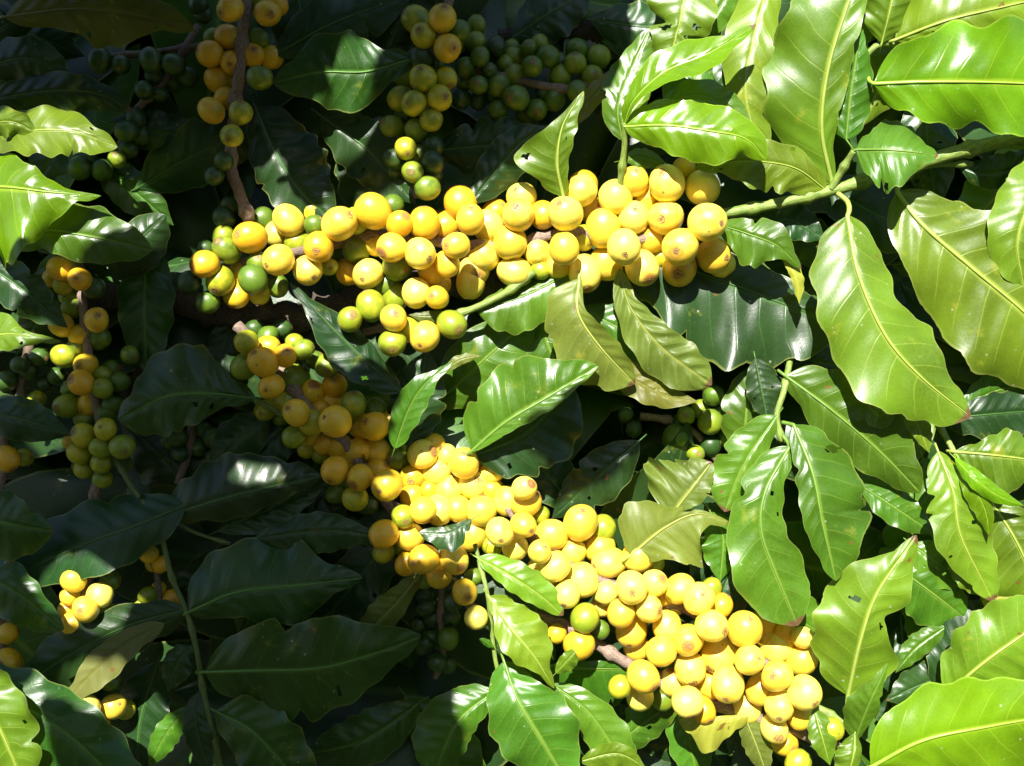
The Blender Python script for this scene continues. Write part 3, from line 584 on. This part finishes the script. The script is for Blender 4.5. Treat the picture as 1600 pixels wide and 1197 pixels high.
cherries('D', """
650 31 20 L; 691 29 21 O 695 15; 662 56 19 L 656 52; 699 75 21 O 711 81; 717 48 15 G b; 659 92 17 D; 661 123 20 L 659 113; 633 118 17 L b; 697 122 16 L; 626 154 18 L; 647 161 19 L 638 165; 686 153 19 L 697 156; 674 187 17 L; 632 179 14 G b;
614 199 18 G 600 192; 651 203 17 G; 596 197 13 D b; 634 232 16 L 638 243; 616 248 15 D; 655 240 13 G 662 240 b; 677 228 15 D; 675 253 16 D; 645 269 16 G 643 272; 675 272 14 D b; 668 294 17 G; 617 266 11 D b; 680 100 12 G b
""", 40)
leaf('D', 'dk', [(680,235,60),(780,228,48),(880,232,54)], 46, 52)
leaf('D', 'dk', [(600,90,50),(632,20,38),(660,-60,44)], 52, 48)
branch('E', 'fruiting_branch', 'shaded twig along the top of the middle with only green cherries', 'fruit branch', (960, 110, 60), 'fruiting coffee branches')
stem('E', [(1000,110,70),(945,122,62),(900,138,58),(868,138,58),(820,128,60),(770,118,62),(715,100,66)], 7, 6)
cherries('E', """
744 40 13 G; 743 66 15 G; 775 73 14 D; 750 89 14 G 751 85; 728 106 15 G; 764 110 11 D 767 110; 747 133 13 G 744 133; 725 130 11 G b; 721 155 14 D; 779 134 16 G; 772 150 11 G b; 778 172 15 G; 748 157 12 D b; 799 76 13 G b;
801 90 15 G; 826 76 12 G 826 73; 843 68 12 G b; 856 88 16 G; 831 104 15 G 833 100; 803 119 16 G; 875 98 13 D b; 899 99 16 G 898 85; 902 78 16 G b; 935 89 17 G; 876 120 16 G; 924 119 16 G 930 121; 902 143 14 G b; 807 153 19 G 797 157;
866 155 16 G; 838 172 16 G 840 178; 820 178 13 G b; 848 146 11 D b; 715 70 12 G b; 790 100 12 G b
""", 34)
leaf('E', 'ol', [(870,212,40),(920,158,34),(968,105,40)], 18, 16)
leaf('E', 'dk', [(800,60,90),(860,20,80),(930,-20,86)], 40, 44)
branch('F', 'fruiting_branch', 'hanging twig at the far left, yellow cherries at its top turning green downward', 'fruit branch', (125, 360, 40), 'fruiting coffee branches')
stem('F', [(118,380,40),(124,430,34),(132,500,32),(144,600,32),(160,690,32),(150,760,36),(144,790,40)], 7, 7)
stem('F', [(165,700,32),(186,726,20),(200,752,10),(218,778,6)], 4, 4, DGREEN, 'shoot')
cherries('F', """
96 420 18 O; 125 436 17 O 127 437; 99 446 14 L; 82 435 13 O b; 147 450 15 D b; 108 464 14 L b; 113 481 15 G; 151 500 18 O 159 493; 96 508 18 O; 126 523 16 O; 155 530 15 G b; 122 542 15 L; 100 556 17 L; 134 570 17 O 131 573; 127 598 19 O 115 592;
159 587 14 L; 175 578 14 G b; 187 597 14 G; 203 555 13 G b; 160 607 15 L 159 600; 110 607 12 G b; 104 634 18 L 95 637; 138 633 17 O 132 644; 175 632 15 G b; 164 646 17 G; 132 655 13 G b; 130 680 18 L 119 674; 165 671 16 L 163 666;
158 700 15 L; 191 698 18 G 200 706; 124 708 17 L; 158 723 15 L; 131 733 13 L; 160 748 14 L; 112 690 12 O b
""", 36)
branch('G1', 'fruiting_branch', 'low twig at the bottom left corner with yellow cherries catching a patch of sun', 'fruit branch', (140, 880, 40), 'fruiting coffee branches')
stem('G1', [(148,860,40),(135,920,24),(125,990,22),(135,1060,24),(150,1140,20)], 7, 6)
cherries('G1', """
115 907 17 Y; 110 930 14 Y b; 156 930 18 Y; 172 907 15 G; 134 952 19 Y 134 950; 162 956 15 L b; 118 973 19 Y; 106 953 13 O b; 137 1107 18 Y 133 1104; 177 1104 19 Y 191 1096; 153 1131 16 O b; 195 1108 14 L b; 172 1065 12 G b; 118 1100 11 O b
""", 32)
branch('G2', 'fruiting_branch', 'short twig behind the dark lower left leaves with a few orange cherries', 'fruit branch', (250, 840, 40), 'fruiting coffee branches')
stem('G2', [(228,840,52),(244,890,48),(250,950,50)], 5, 5)
cherries('G2', "231 930 12 L; 247 922 11 O; 222 945 10 L b; 270 935 13 O; 270 949 10 O b; 233 866 13 O; 252 882 12 O; 240 880 11 O b", 18)
branch('G3', 'fruiting_branch', 'twig at the left edge low down with dark orange cherries', 'fruit branch', (0, 960, 40), 'fruiting coffee branches')
stem('G3', [(0,660,44),(6,720,40),(-10,850,44),(0,960,40),(6,1070,40)], 6, 6)
cherries('G3', "12 1035 21 O 10 1030; 12 990 15 O b; 5 1060 15 O b; 10 717 18 O; 37 715 13 L", 22)
branch('H', 'fruiting_branch', 'dim twig in the gap right of the middle with dark green cherries', 'fruit branch', (1120, 560, 80), 'fruiting coffee branches')
stem('H', [(1100,590,144),(1110,632,136),(1150,668,132),(1190,690,136)], 5, 5)
stem('H', [(1000,650,150),(1050,658,142),(1090,680,136),(1120,720,140)], 6, 5)
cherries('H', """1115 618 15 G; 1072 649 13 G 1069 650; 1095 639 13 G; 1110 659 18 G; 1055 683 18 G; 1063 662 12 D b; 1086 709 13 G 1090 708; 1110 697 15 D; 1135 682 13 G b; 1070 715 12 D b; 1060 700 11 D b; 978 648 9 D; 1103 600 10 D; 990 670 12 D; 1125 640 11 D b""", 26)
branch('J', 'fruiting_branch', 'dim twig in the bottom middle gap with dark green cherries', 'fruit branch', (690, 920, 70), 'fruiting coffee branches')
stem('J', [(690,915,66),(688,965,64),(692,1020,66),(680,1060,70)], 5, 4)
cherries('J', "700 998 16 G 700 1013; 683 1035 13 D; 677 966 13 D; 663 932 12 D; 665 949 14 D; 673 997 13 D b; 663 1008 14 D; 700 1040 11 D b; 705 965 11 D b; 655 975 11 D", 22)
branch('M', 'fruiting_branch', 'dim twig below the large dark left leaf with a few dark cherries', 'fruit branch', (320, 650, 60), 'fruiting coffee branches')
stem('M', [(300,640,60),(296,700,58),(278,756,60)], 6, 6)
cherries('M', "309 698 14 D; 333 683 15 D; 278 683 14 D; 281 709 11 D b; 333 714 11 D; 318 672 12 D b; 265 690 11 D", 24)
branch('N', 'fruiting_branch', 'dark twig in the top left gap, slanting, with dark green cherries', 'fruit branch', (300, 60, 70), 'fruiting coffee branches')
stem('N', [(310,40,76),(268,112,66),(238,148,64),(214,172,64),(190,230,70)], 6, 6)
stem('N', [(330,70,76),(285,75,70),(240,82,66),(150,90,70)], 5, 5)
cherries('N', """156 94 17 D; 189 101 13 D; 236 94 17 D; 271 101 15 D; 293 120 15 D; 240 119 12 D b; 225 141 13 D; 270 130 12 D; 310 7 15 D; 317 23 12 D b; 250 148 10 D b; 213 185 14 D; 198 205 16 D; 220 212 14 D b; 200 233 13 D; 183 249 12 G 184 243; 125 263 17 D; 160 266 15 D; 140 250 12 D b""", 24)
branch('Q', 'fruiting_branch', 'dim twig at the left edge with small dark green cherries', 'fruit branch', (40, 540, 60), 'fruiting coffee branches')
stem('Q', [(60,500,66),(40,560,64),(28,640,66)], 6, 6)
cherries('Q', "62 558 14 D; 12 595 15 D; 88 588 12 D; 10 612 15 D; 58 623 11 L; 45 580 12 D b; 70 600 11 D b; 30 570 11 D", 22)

branch('L1', 'leafy_branch', 'green twig at the lower left with the largest dark leaves spread flat to the right', 'branch', (240, 800, 10), 'leafy coffee branches')
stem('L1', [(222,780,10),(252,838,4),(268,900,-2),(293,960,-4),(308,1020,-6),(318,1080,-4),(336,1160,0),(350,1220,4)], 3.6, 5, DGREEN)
leaf('L1', 'dg', [(296,956,-8),(370,926,-24),(460,916,-28),(567,903,-16)], [5,62,78,82,70,26,0], [4,30,46,58,52,18,0], 0.15, 0.3, rib=3.0)
leaf('L1', 'dg', [(322,1050,-14),(400,1048,-38),(500,1044,-44),(590,1020,-42),(658,994,-30)], [6,58,80,74,80,62,34,0], [6,46,72,82,66,48,24,0], 0.15, 0.2, rib=3.2, bites=((1,0.36,0.03,0.2),(-1,0.42,0.02,0.25)), label='long leaf with a nibbled edge', holes=((0.58,-0.62,0.010,0.13),))
leaf('L1', 'dg', [(338,1112,-12),(400,1148,-34),(490,1250,-26)], [5,48,56,44,0], [5,40,56,50,0], rib=2.4)
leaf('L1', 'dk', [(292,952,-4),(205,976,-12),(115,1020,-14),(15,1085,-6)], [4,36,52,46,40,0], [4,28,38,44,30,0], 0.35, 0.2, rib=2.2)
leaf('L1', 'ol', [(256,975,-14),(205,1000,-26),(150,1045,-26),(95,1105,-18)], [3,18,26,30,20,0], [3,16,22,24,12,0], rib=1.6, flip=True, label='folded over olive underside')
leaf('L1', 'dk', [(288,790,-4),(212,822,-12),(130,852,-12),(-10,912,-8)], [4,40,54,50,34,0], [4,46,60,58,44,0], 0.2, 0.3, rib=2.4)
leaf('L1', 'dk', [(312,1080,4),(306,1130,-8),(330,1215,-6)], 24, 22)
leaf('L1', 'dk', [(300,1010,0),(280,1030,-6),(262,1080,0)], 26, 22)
leaf('L1', 'md', [(292,1105,26),(258,1150,22),(232,1200,24)], 22, 20)
branch('L2', 'leafy_branch', 'shaded twig left of the lower cherries whose leaves point right, one with a white glint', 'branch', (240, 800, 30), 'leafy coffee branches')
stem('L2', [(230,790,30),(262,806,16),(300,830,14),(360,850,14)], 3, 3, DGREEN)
leaf('L2', 'dk', [(262,806,4),(340,782,-18),(420,762,-22),(503,744,-8)], [5,50,66,58,34,0], [4,24,36,30,20,0], 0.35, 0.35, rib=2.4)
leaf('L2', 'dk', [(340,830,18),(420,796,8),(515,752,14)], 26, 30, cor=2.4)
leaf('L2', 'dk', [(400,842,0),(470,832,-14),(540,830,-14),(606,842,-4)], [4,20,30,26,12,0], [4,26,34,32,18,0], 0.3, 0.3, rib=1.8)
leaf('L2', 'un', [(656,898,8),(612,950,2),(562,1000,8)], [3,14,22,18,0], [3,18,26,24,0])
branch('L3', 'leafy_branch', 'shaded twig below the old trunk with one big dark leaf pointing left', 'branch', (405, 620, 10), 'leafy coffee branches')
stem('L3', [(450,655,34),(425,640,14),(400,624,2)], 4, 4, GREEN)
leaf('L3', 'dg', [(398,622,0),(330,616,-22),(262,620,-26),(184,656,-10)], [4,18,46,56,50,0], [4,26,70,78,60,28,0], 0.2, 0.2, rib=2.4, label='big dark leaf with insect holes', holes=((0.42,0.35,0.02,0.10),(0.30,0.62,0.015,0.16)))
leaf('L3', 'dk', [(420,650,40),(370,690,34),(330,740,40)], 40, 36)
branch('L4', 'leafy_branch', 'leafy branch at the upper left edge, its curled leaves white with sun', 'branch', (-60, 300, 0), 'leafy coffee branches')
stem('L4', [(-90,200,10),(-70,300,0),(-60,400,6),(-60,540,6)], 7, 7, GREEN)
leaf('L4', 'yg', [(-60,300,-30),(0,292,-66),(78,300,-74),(158,306,-56)], [8,46,52,38,16,4,0], [8,100,126,96,52,12,0], 0.45, 0.15, rib=2.8, wav=1.6, label='big sunlit leaf')
leaf('L4', 'lt', [(-40,212,-14),(50,204,-44),(118,206,-46),(184,230,-32)], [6,26,36,34,18,0], [6,30,38,40,28,0], 0.6, -0.4, rib=2.2, wav=2.2, label='curled leaf shining white', tilt=-0.15)
leaf('L4', 'lt', [(-60,215,-10),(10,190,-50),(66,212,-40)], 24, 28, wav=2)
leaf('L4', 'md', [(18,386,-6),(66,362,-34),(132,368,-40),(238,391,-22)], [4,34,46,48,32,0], [4,26,38,42,30,0], 0.15, 0.2, rib=3.2, label='leaf half in shadow with a dry grey tip')
leaf('L4', 'dk', [(130,408,24),(195,392,14),(258,336,18)], [4,24,34,30,0], [5,34,48,40,0])
leaf('L4', 'dk', [(-40,400,-4),(34,452,-20),(106,512,-10)], 34, 38)
leaf('L4', 'lt', [(-50,530,-30),(24,522,-58),(98,534,-48)], [6,28,34,8,4,0], [6,22,26,20,8,0], label='pointed leaf tip in sun')
leaf('L4', 'dk', [(-50,640,0),(30,655,-14),(112,680,-6)], 36, 34)
branch('L5', 'leafy_branch', 'branch across the top left corner with the large old yellowing leaf', 'branch', (-40, 40, 20), 'leafy coffee branches')
stem('L5', [(-80,-20,20),(-40,30,14),(-50,120,14),(-70,180,14)], 6, 6)
leaf('L5', 'ol', [(10,26,-20),(110,14,-40),(200,20,-44),(304,48,-30)], [5,34,46,46,30,0], [5,24,36,60,48,14,0], 0.1, 0.3, rib=2.8, label='old yellowing leaf with a brown tip')
leaf('L5', 'dk', [(-40,110,-4),(45,92,-22),(118,128,-10)], 36, 38)
leaf('L5', 'dk', [(-20,156,-6),(80,142,-26),(150,146,-28),(206,172,-14)], [4,24,30,26,16,0], [4,26,34,36,22,0], 0.4, 0.4, rib=1.8, wav=1.8)
leaf('L5', 'dk', [(-30,60,6),(20,30,-6),(40,-40,0)], 34, 34)
branch('L6', 'leafy_branch', 'leafy branch in the bottom left corner, very close, with broad smooth leaves', 'branch', (-80, 1150, -40), 'leafy coffee branches')
stem('L6', [(-90,780,-20),(-100,900,-20),(-100,1040,-40),(-90,1200,-50)], 6, 6, GREEN)
leaf('L6', 'dg', [(-60,802,-30),(10,818,-58),(84,829,-46)], [6,46,50,24,0], [6,46,58,44,0], rib=2.0)
leaf('L6', 'dg', [(-60,880,-30),(20,922,-56),(100,984,-46)], [6,40,36,20,0], [6,36,46,34,0], rib=2.0)
leaf('L6', 'dg', [(-70,1060,-60),(30,1100,-94),(120,1160,-100),(230,1270,-86)], [8,50,58,60,48,0], [8,60,80,70,60,0], 0.2, 0.2, rib=2.6)
leaf('L6', 'lt', [(-70,1030,-100),(-10,1120,-128),(40,1230,-120)], [8,50,56,50,0], [8,60,60,60,0], 0.1, 0.4, rib=3, label='pale leaf edge, closest of all')

branch('X', 'old_trunk', 'old rough brown trunk lying across behind the cherries on the left', 'trunk', (240, 470, 90))
stem('X', [(-60,430,110),(60,462,100),(170,466,96),(260,466,92),(360,488,92),(470,496,100),(560,470,110),(720,440,120),(900,500,130)], 20, 24, OLD, 'bark')
stem('X', [(260,520,100),(236,560,90),(205,600,94),(190,640,96)], 8, 6, OLD, 'broken_stub')
stem('X', [(1060,60,150),(960,45,120),(850,50,110),(780,60,116)], 18, 14, OLD, 'limb')

# the second layer: leaves of the same branches seen in the gaps between the front ones
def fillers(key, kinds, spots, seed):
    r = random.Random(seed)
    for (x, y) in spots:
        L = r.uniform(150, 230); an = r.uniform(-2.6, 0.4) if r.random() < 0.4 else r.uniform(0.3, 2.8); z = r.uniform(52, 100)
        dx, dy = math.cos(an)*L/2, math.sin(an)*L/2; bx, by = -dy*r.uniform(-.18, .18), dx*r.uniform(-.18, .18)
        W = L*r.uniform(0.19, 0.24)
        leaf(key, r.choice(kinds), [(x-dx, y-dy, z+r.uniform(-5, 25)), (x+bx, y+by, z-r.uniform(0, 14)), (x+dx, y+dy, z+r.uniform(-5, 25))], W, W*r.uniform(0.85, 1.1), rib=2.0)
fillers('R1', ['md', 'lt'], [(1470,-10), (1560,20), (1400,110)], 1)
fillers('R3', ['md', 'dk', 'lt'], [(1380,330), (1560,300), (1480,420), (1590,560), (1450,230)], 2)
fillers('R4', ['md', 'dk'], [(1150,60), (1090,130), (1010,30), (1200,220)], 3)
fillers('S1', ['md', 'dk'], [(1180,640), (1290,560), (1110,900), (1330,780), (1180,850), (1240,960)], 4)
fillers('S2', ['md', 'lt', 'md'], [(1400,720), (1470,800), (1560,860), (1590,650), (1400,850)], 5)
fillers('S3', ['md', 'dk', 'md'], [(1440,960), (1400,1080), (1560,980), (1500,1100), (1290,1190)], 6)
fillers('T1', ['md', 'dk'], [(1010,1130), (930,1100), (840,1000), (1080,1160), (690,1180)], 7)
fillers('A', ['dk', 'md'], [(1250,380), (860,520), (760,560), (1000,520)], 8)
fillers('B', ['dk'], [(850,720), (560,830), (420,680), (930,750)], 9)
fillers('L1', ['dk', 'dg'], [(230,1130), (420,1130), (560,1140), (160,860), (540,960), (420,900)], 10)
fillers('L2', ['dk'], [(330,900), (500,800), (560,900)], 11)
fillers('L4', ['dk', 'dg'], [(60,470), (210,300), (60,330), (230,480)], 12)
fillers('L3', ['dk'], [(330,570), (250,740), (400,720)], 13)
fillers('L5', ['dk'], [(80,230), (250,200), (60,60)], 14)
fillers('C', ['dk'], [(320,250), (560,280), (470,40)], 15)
# ------------------------------------------------------------------ the shade: unseen foliage arranged above the frame to cast it, and depth behind
def leaf_world(center, axis, nrm, L, W, rr, nu=12, nv=3):
    """one free leaf for the masses: vertices, uvs, faces in world space"""
    t = axis.normalized(); n = (nrm-t*nrm.dot(t)).normalized(); s = t.cross(n)
    V = []; UV = []; F = []; dr = rr.uniform(0.1, 0.3); ph = rr.uniform(0, 6)
    for i in range(nu+1):
        u = i/nu
        for j in range(-nv, nv+1):
            v = j/nv; w_ = W*0.5*prof(u)*(1+.05*math.sin(17*u+ph))
            V.append(center+t*(u-0.5)*L+s*w_*v+n*(-dr*L*(u-.5)**2-0.25*w_*v*v+0.12*w_*math.sin(14*u+ph)*v*v)); UV.append((u, v))
    c = 2*nv+1
    for i in range(nu):
        for j in range(2*nv):
            q = i*c+j; F.append((q, q+1, q+c+1, q+c))
    return V, UV, F
class Mass:
    def __init__(s): s.V = []; s.UV = []; s.F = []
    def add(s, a):
        o = len(s.V); s.V += a[0]; s.UV += a[1]; s.F += [tuple(i+o for i in f) for f in a[2]]
    def build(s, name, mat):
        o = link(name, mesh_from(name, s.V, s.F, mat, s.UV)); return o

# shade region in photo pixels on the fruit plane
SH = [
 [(-260,-420),(985,-420),(985,60),(955,150),(905,170),(800,262),(740,285),(560,300),(400,318),(385,345),(330,360),(310,520),(395,545),(600,560),(655,600),(648,690),(600,735),(650,775),(640,800),(560,800),(650,900),(740,905),(770,1000),(730,1080),(730,1320),(-260,1320)],
 [(800,690),(930,602),(1000,604),(1010,690),(960,722),(900,745),(835,735)],  # shade islands added to darken gaps in the middle
 [(1030,636),(1130,636),(1125,690),(1040,712)],
]
LIGHT = [ # sunny holes (x, y, rx, ry)
 (35,365,140,95),(95,235,115,42),(25,562,115,50),(130,375,70,22),(140,925,78,62),(165,1090,62,44),(30,1245,115,125),(405,750,46,20),(578,85,24,32),(556,142,22,34),(510,195,16,14),(405,262,16,14),(530,290,12,18),(240,270,34,18),(235,310,24,14),(165,290,22,14),(275,330,18,14),(420,245,10,18),(638,236,12,12),(205,360,36,14),(255,1150,22,36)]
def inpoly(x, y, poly):
    c = False; n = len(poly); j = n-1
    for i in range(n):
        xi, yi = poly[i]; xj, yj = poly[j]
        if (yi > y) != (yj > y) and x < (xj-xi)*(y-yi)/(yj-yi)+xi: c = not c
        j = i
    return c
def allowed(x, y):
    if not any(inpoly(x, y, p) for p in SH): return False
    return not any(((x-a)/rx)**2+((y-b)/ry)**2 < 1 for a, b, rx, ry in LIGHT)
step = 12
gx = list(range(-250, 1150, step)); gy = list(range(-410, 1310, step))
need = {(x, y) for x in gx for y in gy if allowed(x, y)}
rr = random.Random(11)
canopy = Mass(); tries = 0
todo = list(need)
def P0(x, y): return P(x, y, 0)
def back(p):
    """shadow of p on the fruit plane, in photo pixels"""
    s = (D0-p.y)/(-SUN.y); q = p - SUN*s*1.0
    return 800+q.x/(K*D0), 598.5-(q.z-EYE)/(K*D0)
covered = set(); placed = 0
for rnd_i in range(9000):
    if not todo: break
    x, y = todo[rr.randrange(len(todo))]
    if (x, y) in covered: continue
    big = 1.0 if rnd_i < 2500 else (0.6 if rnd_i < 5500 else 0.32)
    smin = max(0.12, (0.349*D0-(598.5-y)*K*D0)/(SUN.z-0.349*SUN.y)+0.05)
    s_ = smin+rr.uniform(0.02, 0.30)
    L = rr.uniform(0.10, 0.15)*big; W = L*rr.uniform(0.38, 0.46)
    c = P0(x+rr.uniform(-60, 60)*big, y+rr.uniform(-60, 60)*big)+SUN*s_
    ax = Vector((rr.uniform(-1, 1), rr.uniform(-.5, .5), rr.uniform(-1, .6)))
    nn = (SUN+Vector((rr.uniform(-.45, .45), rr.uniform(-.45, .45), rr.uniform(-.45, .45))))
    A = leaf_world(c, ax, nn, L, W, rr)
    pr = [back(v) for v in A[0]]
    cw = 7; outl = [pr[i*cw] for i in range(13)]+[pr[i*cw+cw-1] for i in range(12, -1, -1)]
    if any(inpoly(a+ex*rx*.75, b+ey*ry*.75, outl) for a, b, rx, ry in LIGHT for ex, ey in ((0,0),(1,0),(-1,0),(0,1),(0,-1))): continue
    bad = sum(1 for q in pr if not allowed(*q))
    if bad > 0.04*len(pr): continue
    got = set()
    for (a, b) in pr:
        for dx in (0, -step, step):
            for dy in (0, -step, step):
                g_ = (gx[0]+round((a-gx[0])/step)*step, gy[0]+round((b-gy[0])/step)*step)
                got.add(g_)
    new = (got & need)-covered
    if len(new) < 2: continue
    covered |= new; placed += 1; canopy.add(A)
    if placed % 40 == 0: todo = [q for q in todo if q not in covered]
print('canopy leaves', placed, 'uncovered', len(need-covered), 'of', len(need))
o = canopy.build('shading_foliage', LM['dk']); o['kind'] = 'stuff'
o['label'] = 'unseen coffee leaves above the picture, arranged to shade its left side and middle gaps'

# unseen bush top above the frame, added to block sun and overhead sky
upper = Mass()
for i in range(1100):
    Y = rr.uniform(0.62, 1.5); zz = EYE+0.349*Y+rr.uniform(0.06, 0.75)
    L = rr.uniform(0.12, 0.18)
    upper.add(leaf_world(Vector((rr.uniform(-0.75, 0.75)*(0.6+Y), Y, zz)), Vector((rr.uniform(-1, 1), rr.uniform(-1, .3), rr.uniform(-.8, .3))), Vector((rr.uniform(-.5, .5), rr.uniform(-1, 0), 1)), L, L*0.45, rr, 8, 2))
# unseen row of bushes behind the lens, added to block low sky light
for i in range(1500):
    L = rr.uniform(0.2, 0.32); yy = -rr.uniform(1.3, 1.9)
    upper.add(leaf_world(Vector((rr.uniform(-3.5, 3.5), yy, rr.uniform(0.05, 2.5))), Vector((rr.uniform(-1, 1), rr.uniform(-.3, .3), rr.uniform(-1, .3))), Vector((rr.uniform(-.6, .6), 1, rr.uniform(0, 1))), L, L*0.5, rr, 6, 2))
o = upper.build('blocking_foliage', LM['dk']); o['kind'] = 'stuff'
o['label'] = 'unseen coffee foliage above and behind the viewer, added to block sun and sky'
back_m = Mass(); back_g = Mass()
for i in range(1800):
    z = 120+rr.random()**1.1*800
    sc = 1+z*K
    x = rr.uniform(-500, 2100)/1.0; y = rr.uniform(-500, 1700)
    if z < 360 and abs(x-1085) < 260 and abs(y-655) < 200: z += 260
    if z < 220 and 600 < x < 1050 and y < 300: z += 120
    p = P(x, y, z); ty = 0.4*min(1, (z-100)/400)
    ax = Vector((rr.uniform(-1, 1), rr.uniform(-ty, ty), rr.uniform(-1, .5)))
    nn = Vector((rr.uniform(-.7, .7), -1, rr.uniform(-.2, 1.0)))
    L = rr.uniform(0.10, 0.16)*(1+z/900)
    (back_g if i % 5 == 0 else back_m).add(leaf_world(p, ax, nn, L, L*0.42, rr, 14, 4))
for i in range(900):      # dense heart of the hedge and its far side
    z = rr.uniform(900, 1500)
    p = P(rr.uniform(-500, 2100), rr.uniform(-500, 1700), z)
    L = rr.uniform(0.2, 0.3)
    back_m.add(leaf_world(p, Vector((rr.uniform(-1, 1), 0.1, rr.uniform(-1, 1))), Vector((rr.uniform(-.5, .5), -1, rr.uniform(-.2, .6))), L, L*0.5, rr, 6, 2))
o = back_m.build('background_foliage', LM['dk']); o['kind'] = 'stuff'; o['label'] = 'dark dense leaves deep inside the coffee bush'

o = back_g.build('background_leaves', LM['md']); o['kind'] = 'stuff'; o['label'] = 'greener leaves deep inside the coffee bush'

# ground
gm, gt, gb = new_mat('plantation soil'); gg = G(gt); gtc = gg.n('ShaderNodeTexCoord')
gt.links.new(gg.mix(gg.noise(gtc.outputs['Object'], 3, 6, 0.7), (0.09,0.05,0.03), (0.05,0.08,0.02)), gb.inputs['Base Color']); gb.inputs['Roughness'].default_value = 0.95
V = [(-150,-150,0),(150,-150,0),(150,150,0),(-150,150,0)]
g_o = link('ground', mesh_from('ground', V, [(0,1,2,3)], gm)); g_o['kind'] = 'structure'; g_o['label'] = 'soil of the plantation'
